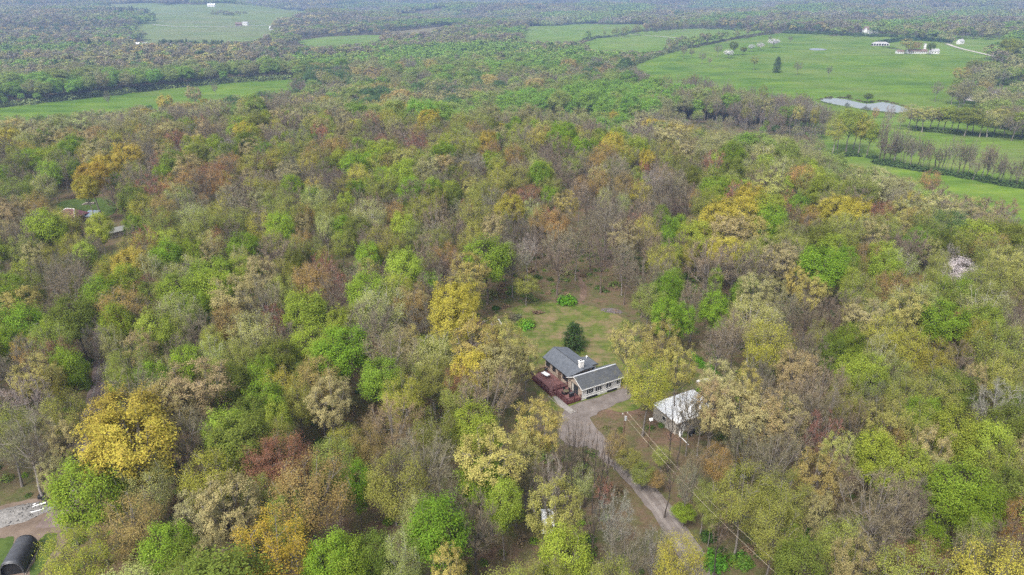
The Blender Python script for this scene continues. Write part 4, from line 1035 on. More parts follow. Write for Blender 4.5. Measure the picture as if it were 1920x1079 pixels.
def valley_wood():
    p = np.concatenate([wedge(200, 700, 9, -44, 44), wedge(700, 1400, 12, -42, 42), wedge(1400, 2300, 17, -41, 41)])
    r = np.hypot(p[:, 0], p[:, 1]); e = edge_range(p[:, 0], p[:, 1])
    keep = r > e + 26
    for q in NO_TREES: keep &= ~inside(q, p[:, 0], p[:, 1])
    z = terrain(p[:, 0], p[:, 1]); u, v, d = to_px(p[:, 0], p[:, 1], z)
    # scrubby valley floor just past the hill, open ground round the hay fields and the pond
    for q in OPEN: keep &= ~inside(q, u, v)
    scrub = np.zeros(len(p), bool)
    for q in SCRUB: scrub |= inside(q, u, v)
    keep &= ~scrub | (RNG.random(len(p)) < 0.55)
    p, z, u, v, scrub, r = p[keep], z[keep], u[keep], v[keep], scrub[keep], r[keep]; n = len(p)
    k, t = palette(n, u, v, RNG, p[:, 0], p[:, 1], 0.15)
    idx = np.where(np.isin(k, [4, 5]), RNG.integers(5, 8, n), RNG.integers(0, 5, n)); 
    idx = np.where((k == 7) & (RNG.random(n) < 0.35), 8, idx)
    h = np.clip(RNG.normal(1.05, 0.16, n), 0.6, 1.5); h = np.where(scrub, h * RNG.uniform(0.3, 0.6, n), h)
    tall = over_crest(p[:, 0], p[:, 1], z, 17.5 * h)
    h = np.where(tall, h * 0.45, h); low = over_crest(p[:, 0], p[:, 1], z, 17.5 * h); h = np.where(low, h * 0.35, h)
    w = h * RNG.uniform(0.8, 1.2, n) * np.interp(r, [500, 1000, 1400, 2300], [1.05, 1.4, 1.55, 2.0])
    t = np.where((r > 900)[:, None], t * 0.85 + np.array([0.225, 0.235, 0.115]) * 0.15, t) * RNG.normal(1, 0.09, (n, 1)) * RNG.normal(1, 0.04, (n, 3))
    t = np.clip(t, .01, .8)
    nr = r < 950
    form = np.array([int(RNG.choice(FORMS["bare" if q in (4, 5) and RNG.random() < 0.6 else ("slim" if q in (4, 5) else ("clumpy" if q in (3, 8) else ("dome" if q == 6 else ("hazy" if q == 2 else "full"))))])) for q in k])
    c0 = np.array([f[2] for f in flat])[form]; h0 = np.array([f[1] for f in flat])[form]
    wn_ = np.where(c0 < 3, 3.2, 5.2) * w / c0; hn = 17.5 * h / h0
    P = np.stack([p[:, 0], p[:, 1], z - 0.3], 1); rz = RNG.uniform(0, 6.28, n)
    scatter("valley_woodland", near_col, P[nr], rz[nr], np.stack([wn_, wn_, hn], 1)[nr], form[nr], t[nr], "broad mixed woodland covering the valley just beyond the hill", "woodland")
    scatter("middle_woodland", far_col, P[~nr], rz[~nr], np.stack([w, w, h], 1)[~nr], idx[~nr], t[~nr], "hazy mixed woodland between the far fields", "woodland")
    return n
OPEN = [np.array(p, float) for p in [
    [(1560, 205), (1720, 205), (1960, 270), (1960, 345), (1640, 305), (1540, 290)], [(1240, 150), (1530, 200), (1710, 225), (1640, 232), (1500, 225), (1400, 212), (1260, 172)],
    [(1780, 75), (1880, 75), (1890, 110), (1790, 110)], [(1600, 62), (1790, 84), (1790, 106), (1690, 104), (1600, 86)], [(1850, 165), (1960, 165), (1960, 200), (1850, 196)], [(1690, 205), (1830, 205), (1830, 250), (1690, 236)], [(1640, 290), (1990, 340), (1990, 376), (1640, 316)]]]
SCRUB = [np.array(p, float) for p in [
    [(1240, 225), (1420, 235), (1560, 262), (1640, 300), (1560, 330), (1300, 290)], [(0, 195), (330, 185), (520, 165), (560, 200), (300, 245), (0, 275)], [(850, 225), (1120, 235), (1240, 260), (1000, 270)]]]
print("valley", valley_wood())

# far hills: groves of crowns
def grove_mesh(seed, rad=42, n=34):
    rng = np.random.default_rng(seed)
    VW = []; FW = []; L = []; Hh = []
    off = 0
    for _ in range(n):
        a = rng.uniform(0, 6.28); r = rad * math.sqrt(rng.random()); H = rng.uniform(12, 20); c = rng.uniform(4.5, 8)
        m = 60
        d = unit(rng.normal(size=(m, 3)) + np.array([0, 0, 0.4]))
        C = np.array([r * math.cos(a), r * math.sin(a), H * 0.6]) + d * np.array([c, c, H * 0.38]) * rng.uniform(0.7, 1.0, (m, 1))
        v, f = sprays(C, 1.7, rng, out=d, ow=2.8)
        VW.append(v); FW.append(f + off); off += len(v)
        L.append(np.repeat(np.clip(rng.uniform(0.36, 0.66) + rng.normal(0, 0.04, m), 0, 1), 4)); Hh.append(np.full(4 * m, rng.random()))
    return mesh_np("grove", np.concatenate(VW), [np.concatenate(FW)], [LEAF], attr={"lv": np.concatenate(L), "lh": np.concatenate(Hh)})
grove_col = source_collection("grove_form", [grove_mesh(s) for s in range(6)])
def far_woods():
    P = [wedge(2200, 4200, 46, -41, 41), wedge(4200, 7000, 70, -41, 41), wedge(7000, 10800, 115, -41, 41)]
    p = np.concatenate(P); r = np.hypot(p[:, 0], p[:, 1])
    keep = np.ones(len(p), bool)
    for q in NO_TREES: keep &= ~inside(q, p[:, 0], p[:, 1])
    # some open land between the woods far off
    nz = np.sin(p[:, 0] * 0.004 + 0.5) * np.sin(p[:, 1] * 0.0031 + 1.7) + 0.5 * np.sin(p[:, 0] * 0.0093 - p[:, 1] * 0.0071)
    keep &= ~((nz > 0.95) & (r > 2600))
    p = p[keep]; r = r[keep]; n = len(p)
    z = terrain(p[:, 0], p[:, 1]); u, v, d = to_px(p[:, 0], p[:, 1], z)
    k, t = palette(n, u, v, RNG, p[:, 0], p[:, 1], 0.07)
    s = np.interp(r, [2200, 4200, 7000, 10800], [0.95, 1.25, 1.9, 2.9]); hz = np.interp(r, [2200, 10800], [0.95, 1.5]) * RNG.uniform(0.8, 1.2, n)
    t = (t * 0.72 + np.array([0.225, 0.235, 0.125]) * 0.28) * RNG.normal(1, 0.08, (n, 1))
    scatter("distant_woodland", grove_col, np.stack([p[:, 0], p[:, 1], z - 1], 1), RNG.uniform(0, 6.28, n), np.stack([s, s, hz], 1), RNG.integers(0, 6, n), np.clip(t, .01, .8),
            "hazy wooded hills reaching to the horizon", "woodland")
    return n
print("groves", far_woods())

# ------------------------------------------------------------------ the house in the clearing
HT = R(29.5)
HX, HY, _ = at(1092, 752)
HZ = float(terrain(HX + 1, HY + 6))
def H2W(u, v): return HX + u * math.cos(HT) - v * math.sin(HT), HY + u * math.sin(HT) + v * math.cos(HT)

def roof_material(name, lo, hi, moss=None):
    m, nt, o = new_mat(name)
    c, n = noise_ramp(nt, 1.3, [(0.3, lo), (0.7, hi)], 8, 0.7)
    col = c.outputs[0]
    st, _ = noise_ramp(nt, 1.0, [(0.35, (0.80, 0.80, 0.82)), (0.65, (1.14, 1.14, 1.14))], 3, 0.5, vec_scale=(0.5, 6.0, 6.0))
    col = mix(nt, 0.8, col, st, "MULTIPLY")
    if moss:
        p, _ = noise_ramp(nt, 0.8, [(0.52, (0, 0, 0)), (0.72, (0.7, 0.7, 0.7))], 6, 0.7)
        col = mix(nt, p, col, moss)
    principled(nt, o, col, 0.9, spec=0.2, bump=n.outputs["Fac"], bump_d=0.02)
    return m
M_ROOF = roof_material("grey_shingles", (0.082, 0.092, 0.108), (0.128, 0.138, 0.155))
M_ROOF2 = roof_material("mossy_shingles", (0.056, 0.06, 0.066), (0.095, 0.10, 0.106), (0.13, 0.125, 0.085))
M_BEIGE = simple("beige_siding", (0.40, 0.325, 0.26), 0.8, var=0.1, scale=1.0)
M_PALE = simple("pale_grey_siding", (0.62, 0.61, 0.59), 0.75, var=0.08, scale=1.0)
M_TRIM = simple("white_trim", (0.72, 0.71, 0.69), 0.6, var=0.06)
M_GLASS = simple("dark_glass", (0.035, 0.04, 0.045), 0.08, spec=0.6, var=0.3)
M_DARKFR = simple("dark_frame", (0.05, 0.05, 0.05), 0.5)
M_DECK = simple("red_brown_decking", (0.175, 0.085, 0.078), 0.75, var=0.22, scale=1.2)
M_RAIL = simple("dark_red_rail", (0.085, 0.026, 0.028), 0.7, var=0.2)
M_CHIM = simple("whitewashed_brick", (0.66, 0.64, 0.62), 0.9, var=0.14, scale=6)
M_BLACK = simple("black_metal", (0.02, 0.02, 0.022), 0.5)
M_WHITE = simple("white_paint", (0.80, 0.80, 0.79), 0.45, var=0.05)
M_WOODB = simple("weathered_boards", (0.30, 0.26, 0.22), 0.9, var=0.3, scale=2)
M_BROWNW = simple("brown_wood", (0.14, 0.09, 0.06), 0.85, var=0.3, scale=3)
M_CURT = simple("pale_curtain", (0.45, 0.43, 0.38), 0.9, var=0.2, scale=4)

house = empty("house", (HX, HY, HZ), HT, "grey-roofed single-storey house with red-brown deck in the lawn clearing", "house")

def gable_walls(L0, L1, W0, W1, ze, zr, wr, along="u"):
    """closed gabled body; ridge runs along u or v at offset wr"""
    mb = MB()
    prof = [(W0, -0.2), (W1, -0.2), (W1, ze), (wr, zr), (W0, ze)]
    if along == "u": mb.prism([(L0, w, z) for w, z in prof], (L1 - L0, 0, 0))
    else: mb.prism([(w, L0, z) for w, z in prof], (0, L1 - L0, 0))
    return mb
# body walls
gable_walls(0, 9.0, 0.2, 4.7, 2.36, 3.72, 2.5, "u").build("wall", [M_PALE], house)
me_ = house.children[0].data; me_.materials.append(M_BEIGE)
for p_ in me_.polygons:
    if abs(p_.normal.x) > 0.9: p_.material_index = 1      # gable ends in beige boards
mainw = MB(); mainw.prism([(0.05, 4.6, -0.2), (5.3, 4.6, -0.2), (5.3, 4.6, 3.35), (2.3, 4.6, 4.28), (0.05, 4.6, 2.72)], (0, 8.6, 0))
mainw.build("wall", M_BEIGE, house)
ell = MB(); ell.prism([(5.2, 6.5, -0.2), (7.7, 6.5, -0.2), (7.7, 6.5, 2.35), (5.2, 6.5, 2.75)], (0, 3.0, 0)); ell.build("wall", M_PALE, house)

def roof_slab(pts, t, mat, name="roof", drip=None):
    mb = MB(); mb.prism(pts, (0, 0, t)); o = mb.build(name, mat, house)
    return o
rw = roof_slab([(-0.4, -0.25, 2.42), (9.4, -0.25, 2.42), (9.4, 2.5, 3.86), (-0.4, 2.5, 3.86)], 0.14, M_ROOF2)
rb = roof_slab([(-0.4, 2.5, 3.86), (9.4, 2.5, 3.86), (9.4, 5.0, 2.55), (-0.4, 5.0, 2.55)], 0.135, M_ROOF)
rl = roof_slab([(-0.35, 4.55, 2.74), (2.3, 3.0, 4.42), (2.3, 13.6, 4.42), (-0.35, 13.6, 2.74)], 0.14, M_ROOF)
rr_ = roof_slab([(2.3, 3.0, 4.42), (5.6, 4.4, 3.42), (5.6, 13.6, 3.42), (2.3, 13.6, 4.42)], 0.137, M_ROOF)
re_ = roof_slab([(5.3, 6.2, 2.86), (8.0, 6.2, 2.46), (8.0, 9.9, 2.46), (5.3, 9.9, 2.86)], 0.12, M_ROOF)
M_RIDGE = simple("ridge_cap", (0.42, 0.43, 0.45), 0.7, var=0.12)
mb = MB(); mb.box((4.5, 2.56, 4.015), (9.8, 0.30, 0.03)); mb.build("ridge_cap", M_RIDGE, rw)
M_RIDGED = simple("dark_ridge_cap", (0.045, 0.048, 0.055), 0.8)
mb = MB(); mb.box((2.3, 8.3, 4.565), (0.16, 10.5, 0.025)); mb.build("ridge_cap", M_RIDGED, rl)
# fascia and rake boards
mb = MB(); mb.box((4.5, -0.27, 2.47), (9.8, 0.035, 0.18)); mb.build("fascia", M_TRIM, rw)
mb = MB(); mb.prism([(-0.43, -0.25, 2.40), (-0.43, 2.5, 3.84), (-0.43, 2.5, 4.0), (-0.43, -0.25, 2.56)], (0.028, 0, 0)); mb.prism([(-0.43, 2.5, 3.84), (-0.43, 5.0, 2.52), (-0.43, 5.0, 2.68), (-0.43, 2.5, 4.0)], (0.028, 0, 0)); mb.build("rake_board", M_TRIM, rw)
mb = MB(); mb.box((-0.37, 9.1, 2.80), (0.035, 9.1, 0.17)); mb.build("fascia", M_DARKFR, rl)
mb = MB(); mb.box((8.02, 8.05, 2.53), (0.035, 3.7, 0.15)); mb.box((6.65, 6.18, 2.73), (2.7, 0.035, 0.13)); mb.build("fascia", M_DARKFR, re_)
# chimney on the ridge
ch = MB().box((2.45, 4.3, 4.75), (0.85, 0.75, 1.9), bev=0.02).build("chimney", M_CHIM, house)
MB().box((2.45, 4.3, 5.74), (0.95, 0.85, 0.09)).build("chimney_cap", M_TRIM, ch)
f_ = MB(); f_.box((2.25, 4.3, 5.87), (0.22, 0.22, 0.18)); f_.box((2.65, 4.3, 5.87), (0.22, 0.22, 0.18)); f_.build("flue", M_BLACK, ch)
v_ = MB(); v_.bar((7.3, 9.2, 2.6), (7.3, 9.2, 3.05), 0.10, n=8); v_.box((7.3, 9.2, 3.1), (0.3, 0.3, 0.1)); v_.build("roof_vent", M_WHITE, house)

def window(c, w, h, face, panes=2, frame=M_TRIM, curtain=False, name="window"):
    """window in a wall; face: '-v' (front), '-u' (deck side)"""
    cu, cv, cz = c
    t = 0.07
    fr = MB(); gl = MB()
    def bx(mb, du, dz, su, sz, out, th):
        if face == "-v": mb.box((cu + du, cv - out, cz + dz), (su, th, sz))
        else: mb.box((cu - out, cv - du, cz + dz), (th, su, sz))
    bx(fr, 0, h / 2 + t / 2, w + 2 * t, t, 0.03, 0.09); bx(fr, 0, -h / 2 - t / 2, w + 2 * t + 0.06, t, 0.045, 0.12)
    bx(fr, -w / 2 - t / 2, 0, t, h, 0.03, 0.09); bx(fr, w / 2 + t / 2, 0, t, h, 0.03, 0.09)
    for q in range(1, panes): bx(fr, -w / 2 + w * q / panes, 0, 0.055, h, 0.028, 0.07)
    o = fr.build(name, frame, house)
    for q in range(panes):
        g = MB(); bx(g, -w / 2 + w * (q + 0.5) / panes, 0, w / panes - 0.056, h, 0.008, 0.03)
        g.build("pane", M_CURT if (curtain and q == 0) else M_GLASS, o)
    return o
for cu, w in ((1.75, 1.5), (3.75, 1.5), (6.1, 1.2), (8.35, 0.8)): window((cu, 0.2, 1.5), w, 1.05, "-v", 3 if w > 1.3 else 2)
window((0.0, 2.55, 1.35), 2.1, 1.75, "-u", 3, M_DARKFR, True, "sliding_door")
for dv in (0.8, 3.9):
    l_ = MB(); l_.box((-0.09, dv + 0.25, 2.25), (0.16, 0.14, 0.26)); l_.build("wall_lamp", M_BLACK, house)
window((0.05, 5.9, 1.95), 1.7, 0.85, "-u", 3, M_BLACK); window((0.05, 9.9, 1.95), 1.0, 0.9, "-u", 2, M_BLACK); window((0.05, 12.1, 1.95), 1.2, 0.9, "-u", 2, M_BLACK)
d_ = MB(); d_.box((0.03, 7.9, 1.65), (0.07, 1.0, 2.05)); dd = d_.build("door", M_BROWNW, house); MB().box((-0.02, 7.55, 1.6), (0.08, 0.06, 0.16)).build("handle", M_TRIM, dd)
window((7.0, 6.5, 1.75), 0.8, 0.8, "-v", 1)
for cu, w in ((2.2, 2.4), (6.9, 2.2)):
    MB().box((cu, 0.10, 0.10), (w, 0.3, 0.55)).build("cellar_vent", M_BLACK, house)
MB().box((4.5, 0.17, 0.45), (8.9, 0.05, 0.10)).build("water_table", M_TRIM, house)
MB().bar((-0.02, 0.12, -0.1), (-0.02, 0.12, 2.4), 0.05, n=6).build("downpipe", M_TRIM, house)

# deck on the gable side
deck = empty("deck", (HX, HY, HZ), HT, "red-brown wooden deck on two levels along the house wall", "deck")
dk = MB()
for q in range(29):
    dk.box((-0.08 - 0.145 * q - 0.072, 8.5, 0.60), (0.135, 7.1, 0.05))
dk.build("upper_floor", M_DECK, deck)
dk = MB()
for q in range(22): dk.box((-0.08 - 0.145 * q - 0.072, 2.58, 0.44), (0.135, 4.7, 0.05))
dk.build("lower_floor", M_DECK, deck)
sk = MB(); sk.box((-2.18, 4.93, 0.25), (4.15, 0.06, 0.6)); sk.box((-4.30, 8.5, 0.25), (0.06, 7.1, 0.6)); sk.box((-3.31, 2.58, 0.18), (0.05, 4.7, 0.45)); sk.box((-1.7, 0.20, 0.18), (3.2, 0.05, 0.45)); sk.build("skirt", M_RAIL, deck)
def railing(a, b, z, h=0.85, n=None):
    rl_ = MB(); a = Vector((*a, z)); b = Vector((*b, z)); L = (b - a).length; n = n or max(2, int(L / 1.4) + 1)
    ang = math.atan2(b.y - a.y, b.x - a.x)
    rl_.box((a + b) / 2 + Vector((0, 0, h)), (L, 0.14, 0.05), ang); rl_.box((a + b) / 2 + Vector((0, 0, 0.12)), (L, 0.05, 0.07), ang)
    nb = int(L / 0.16)
    for q in range(nb): rl_.box(a + (b - a) * (q + 0.5) / nb + Vector((0, 0, h / 2 + 0.04)), (0.035, 0.035, h - 0.16), ang)
    r_ = rl_.build("railing", M_RAIL, deck)
    for q in range(n):
        MB().box(a + (b - a) * q / (n - 1) + Vector((0, 0, h / 2)), (0.10, 0.10, h + 0.06), ang).build("post", M_RAIL, r_)
railing((-3.35, 4.88), (-0.1, 4.88), 0.62); railing((-3.28, 0.3), (-3.28, 4.0), 0.46); railing((-3.2, 0.26), (-0.15, 0.26), 0.46)
railing((-4.25, 5.0), (-4.25, 12.0), 0.62); railing((-4.2, 12.0), (-0.2, 12.0), 0.62)
for q in range(3): MB().box((-3.85, 4.75 - 0.3 * q, 0.45 - 0.16 * q), (0.85, 0.29, 0.06)).build("step", M_DECK, deck)
st_ = MB(); st_.box((-4.28, 4.45, 0.2), (0.05, 0.95, 0.5)); st_.build("stringer", M_RAIL, deck)

def on_house(u, v, z): return (*H2W(u, v), HZ + z)
# things on the deck
t_ = empty("table", on_house(-1.9, 9.9, 0.625), HT + R(8), "white rectangular table on the upper level of the deck", "table")
MB().box((0, 0, 0.73), (0.95, 1.7, 0.05), bev=0.012).build("table_top", M_WHITE, t_)
for sx in (-1, 1):
    for sy in (-1, 1): MB().box((sx * 0.4, sy * 0.75, 0.35), (0.06, 0.06, 0.7)).build("leg", M_BLACK, t_)
t_ = empty("patio_table", on_house(-1.75, 2.9, 0.465), HT, "round dark patio table on the lower deck", "table")
mb = MB(); mb.bar((0, 0, 0.69), (0, 0, 0.73), 0.55, n=20); mb.build("table_top", simple("olive_glass_top", (0.12, 0.10, 0.06), 0.35), t_)
mb = MB(); mb.bar((0, 0, 0), (0, 0, 0.69), 0.05, n=8); mb.bar((0, 0, 0), (0, 0, 0.03), 0.28, n=14); mb.build("pedestal", M_BLACK, t_)
def patio_chair(u, v, rz, label):
    c_ = empty("patio_chair", on_house(u, v, 0.465), HT + rz, label, "chair", "dark chairs round the patio table")
    MB().box((0, 0, 0.42), (0.5, 0.5, 0.06), bev=0.015).build("seat", M_BLACK, c_)
    MB().box((0, 0.25, 0.7), (0.5, 0.05, 0.5), bev=0.015).build("backrest", M_BLACK, c_)
    for sx in (-1, 1):
        for sy in (-1, 1): MB().box((sx * 0.21, sy * 0.21, 0.2), (0.04, 0.04, 0.4)).build("leg", M_BLACK, c_)
patio_chair(-1.05, 3.15, R(-75), "dark patio chair between the round table and the sliding door")
patio_chair(-1.5, 3.75, R(0), "dark patio chair on the rail side of the round table, facing the front")
patio_chair(-2.5, 2.75, R(95), "dark patio chair on the outer edge side of the round table")
g_ = empty("grill", on_house(-1.5, 1.45, 0.465), HT, "black barbecue grill at the front of the lower deck", "grill")
MB().box((0, 0, 0.75), (0.95, 0.5, 0.28), bev=0.04).build("fire_box", M_BLACK, g_); MB().box((0, 0.02, 0.97), (0.93, 0.46, 0.2), bev=0.07).build("lid", simple("grill_lid", (0.06, 0.06, 0.065), 0.4), g_)
MB().box((0, 0, 0.3), (0.8, 0.42, 0.56)).build("cabinet", M_BLACK, g_); MB().box((0.68, 0, 0.8), (0.36, 0.45, 0.04)).build("side_shelf", M_BLACK, g_)
g_ = empty("smoker", on_house(-0.9, 11.4, 0.625), HT, "small dark kettle grill at the far end of the deck", "grill")
MB().ball((0, 0, 0.75), 0.32, 2, (1, 1, 0.75)).build("kettle", M_BLACK, g_, smooth=True)
for q in range(3): MB().bar((0.05 * math.cos(q * 2.1), 0.05 * math.sin(q * 2.1), 0.6), (0.3 * math.cos(q * 2.1), 0.3 * math.sin(q * 2.1), 0), 0.02).build("leg", M_BLACK, g_)
e_ = empty("path_edging", on_house(0, 0, 0), HT, "pale timber edging along the concrete footpath", "edging")
MB().box((-4.75, 2.2, 0.08), (0.09, 4.6, 0.22)).build("timber", M_WOODB, e_); MB().box((-3.55, 1.9, 0.07), (0.07, 3.6, 0.2)).build("timber", M_CONC, e_)

# ------------------------------------------------------------------ garage
G0 = H2W(7.6, -16.9); GZ = float(terrain(*H2W(12, -14)))
gar = empty("garage", (*G0, GZ), HT, "long garage with white metal roof and beige walls behind bare trees", "garage")
mb = MB(); mb.prism([(0.1, 0.1, -0.2), (0.1, 6.0, -0.2), (0.1, 6.0, 2.85), (0.1, 0.1, 2.4)], (9.2, 0, 0)); mb.build("wall", simple("beige_garage_wall", (0.36, 0.33, 0.285), 0.85, var=0.12), gar)
M_METAL = simple("white_metal_sheet", (0.78, 0.79, 0.80), 0.45, var=0.07, scale=0.8, spec=0.4)
for q in range(10):
    x0 = -0.15 + 0.97 * q
    mb = MB(); mb.prism([(x0, -0.25, 2.45), (x0, 6.3, 2.94), (x0, 6.3, 2.99), (x0, -0.25, 2.50)], (0.955, 0, 0)); mb.prism([(x0 + 0.90, -0.25, 2.50), (x0 + 0.90, 6.3, 2.99), (x0 + 0.90, 6.3, 3.03), (x0 + 0.90, -0.25, 2.54)], (0.05, 0, 0))
    mb.build("roof_panel", M_METAL, gar)
mb = MB(); mb.box((4.7, -0.27, 2.43), (9.75, 0.04, 0.15)); mb.prism([(-0.2, -0.25, 2.36), (-0.2, 6.3, 2.85), (-0.2, 6.3, 2.96), (-0.2, -0.25, 2.47)], (0.035, 0, 0)); mb.build("fascia", M_WOODB, gar)
for cx in (4.3, 7.4):
    d_ = MB().box((cx, 0.06, 1.05), (2.5, 0.06, 2.1)).build("garage_door", simple("garage_door_grey", (0.24, 0.23, 0.21), 0.7), gar)
    for q in range(4): MB().box((cx, 0.02, 0.28 + 0.51 * q), (2.4, 0.03, 0.46)).build("door_panel", d_.data.materials[0], d_)
d_ = MB().box((1.6, 0.06, 1.0), (0.9, 0.06, 2.0)).build("door", M_TRIM, gar); MB().box((1.95, 0.0, 1.0), (0.06, 0.06, 0.12)).build("handle", M_BLACK, d_)
w_ = MB().box((0.06, 3.1, 1.6), (0.06, 1.0, 0.8)).build("window", M_TRIM, gar); MB().box((0.02, 3.1, 1.6), (0.03, 0.86, 0.66)).build("pane", M_GLASS, w_)
# by its front wall
b_ = empty("barrel", (*H2W(7.6 + 0.55, -16.9 - 0.7), GZ), 0, "white plastic barrel at the corner of the garage", "barrel")
mb = MB(); mb.bar((0, 0, 0), (0, 0, 0.45), 0.28, 0.31, 14); mb.bar((0, 0, 0.45), (0, 0, 0.9), 0.31, 0.28, 14); mb.build("drum", M_WHITE, b_); MB().bar((0, 0, 0.9), (0, 0, 0.93), 0.25, n=14).build("lid", M_TRIM, b_)
q_ = empty("lawn_tractor", (*H2W(7.6 + 2.6, -16.9 - 1.1), GZ), HT + R(10), "small black lawn tractor parked by the garage wall", "tractor")
MB().box((0.35, 0, 0.62), (0.85, 0.5, 0.42), bev=0.06).build("hood", M_BLACK, q_); MB().box((-0.15, 0, 0.38), (1.5, 0.55, 0.14), bev=0.03).build("chassis", M_BLACK, q_)
MB().box((-0.45, 0, 0.66), (0.45, 0.48, 0.12), bev=0.03).build("seat", M_DARKFR, q_); MB().box((-0.66, 0, 0.9), (0.1, 0.46, 0.4), bev=0.03).build("backrest", M_DARKFR, q_)
MB().bar((0.0, 0, 0.6), (-0.12, 0, 1.0), 0.025).build("steering_column", M_BLACK, q_)
for sx, rr in ((0.55, 0.2), (-0.55, 0.27)):
    for sy in (-1, 1):
        w_ = MB(); w_.bar((sx, sy * 0.33, rr), (sx, sy * 0.53, rr), rr, n=14); w_ = w_.build("wheel", M_BLACK, q_); MB().bar((sx, sy * 0.50, rr), (sx, sy * 0.54, rr), rr * 0.5, n=10).build("rim", M_TRIM, w_)
pA, pB = at(1278, 822), at(1291, 835)
pi_ = MB(); pi_.bar((pA[0], pA[1], pA[2] + 0.08), (pB[0], pB[1], pB[2] + 0.08), 0.05); tag(pi_.build("pipe", M_WHITE), "white pipe lying on the leaf litter in front of the garage", "pipe")

# utility pole and the two wires running down the drive
PX, PY, PZ = at(1166, 856)
pole = empty("utility_pole", (PX, PY, PZ), R(20), "brown wooden utility pole beside the gravel driveway", "utility pole")
MB().bar((0, 0, -0.3), (0, 0, 8.6), 0.15, 0.11, 10).build("pole", M_BROWNW, pole)
MB().box((0, 0, 8.2), (1.1, 0.09, 0.11)).build("crossarm", M_BROWNW, pole)
for sx in (-0.42, 0.42): MB().bar((sx, 0, 8.25), (sx, 0, 8.45), 0.04, 0.05, 8).build("insulator", M_TRIM, pole)
mb = MB(); mb.bar((0.0, -0.3, 7.2), (0.0, -0.3, 7.9), 0.2, n=12); mb.build("transformer", simple("grey_can", (0.33, 0.34, 0.35), 0.5), pole)
EX, EY, EZ = at(1480, 1210)
for sx, lab in ((-0.42, "thin pale power line from the pole, on the driveway side"), (0.42, "thin pale power line from the pole, on the garage side")):
    c_, s_ = math.cos(R(20)) * sx, math.sin(R(20)) * sx
    a = np.array([PX + c_, PY + s_, PZ + 8.42]); b = np.array([EX + c_ * 1.6, EY + s_ * 1.6, EZ + 8.6])
    tt = np.linspace(0, 1, 24)[:, None]; pts = a + (b - a) * tt; pts[:, 2] -= (1.1 * 4 * tt * (1 - tt))[:, 0]
    V, F = tubes(pts[None], np.full((1, 24), 0.017), 5)
    tag(link("power_line", mesh_np("power_line", V, [F], [simple("pale_cable", (0.42, 0.36, 0.28), 0.6)])), lab, "wire", "power lines along the drive")
LX, LY, LZ = at(1215, 838)
lp = empty("light_post", (LX, LY, LZ), 0.4, "dark post with a white floodlight beside the tall yellowish tree", "lamp post")
MB().bar((0, 0, -0.2), (0, 0, 5.6), 0.12, 0.10, 8).build("pole", M_BROWNW, lp); MB().box((0, -0.2, 5.5), (0.55, 0.4, 0.45), bev=0.05).build("lamp_head", M_WHITE, lp); MB().bar((0, 0, 5.3), (0, -0.2, 5.5), 0.03).build("bracket", M_BLACK, lp)

# white van under the tan tree
VX, VY, VZ = at(1027, 985)
van = empty("van", (VX, VY, VZ), R(92), "white van parked under the hazy straw-yellow tree beside the drive", "van")
mb = MB(); mb.prism([(-2.2, -0.9, 0.45), (2.2, -0.9, 0.45), (2.25, -0.9, 0.95), (1.35, -0.9, 1.15), (0.75, -0.9, 1.85), (-2.15, -0.9, 1.9)], (0, 1.8, 0)); mb.build("body", M_WHITE, van)
MB().prism([(1.36, -0.78, 1.19), (0.80, -0.78, 1.83), (0.82, -0.78, 1.86), (1.40, -0.78, 1.20)], (0, 1.56, 0)).build("windscreen", M_GLASS, van)
for sy in (-1, 1):
    MB().box((0.35, sy * 0.905, 1.5), (0.8, 0.02, 0.45)).build("side_window", M_GLASS, van)
    MB().box((2.23, sy * 0.65, 0.8), (0.05, 0.3, 0.18)).build("headlight", M_TRIM, van)
    for sx in (-1.35, 1.4):
        w_ = MB(); w_.bar((sx, sy * 0.72, 0.34), (sx, sy * 0.93, 0.34), 0.34, n=16); w_ = w_.build("wheel", M_BLACK, van); MB().bar((sx, sy * 0.9, 0.34), (sx, sy * 0.94, 0.34), 0.19, n=12).build("rim", M_TRIM, w_)
MB().box((-2.19, 0, 1.45), (0.03, 1.4, 0.5)).build("rear_window", M_GLASS, van)
rk = MB(); rk.box((-0.7, 0, 1.95), (2.4, 0.22, 0.06)); rk.build("roof_strip", M_DARKFR, van)

# ------------------------------------------------------------------ arched shed, gravel heap and boards in the yard
AX, AY = -65.8, 69.3; AZ = float(terrain(AX + 1, AY + 2)); AT = R(13)
sh = empty("arched_shed", (AX, AY, AZ), AT, "black fabric-covered arched shed with open front darkened by black panel in the dirt yard", "shed")
M_TARP = simple("black_tarpaulin", (0.055, 0.057, 0.065), 0.42, var=0.18, scale=1.2, spec=0.5)
def arch(n=13, w=1.42, h=2.35):
    return [(w * math.copysign(abs(math.cos(a)) ** 0.75, math.cos(a)), h * abs(math.sin(a)) ** 0.8) for a in np.linspace(0, math.pi, n)]
ar = arch(); V = []; F = []; ny = 13
for j in range(ny):
    puff = 1.0 - 0.028 * (1 if j % 2 == 0 else -0.3)
    for x, z in ar: V.append((x * puff, 5.2 * j / (ny - 1), z * puff))
na = len(ar)
for j in range(ny - 1):
    for q in range(na - 1): F.append((j * na + q, j * na + q + 1, (j + 1) * na + q + 1, (j + 1) * na + q))
o_ = link("cover", mesh_np("cover", V, [np.array(F)], [M_TARP], smooth=True), sh)
sm_ = o_.modifiers.new("thick", "SOLIDIFY"); sm_.thickness = 0.03
bk = MB(); bk.prism([(x * 0.96, 5.13, z * 0.96) for x, z in ar], (0, 0.04, 0)); bk.build("back_wall", M_TARP, sh)
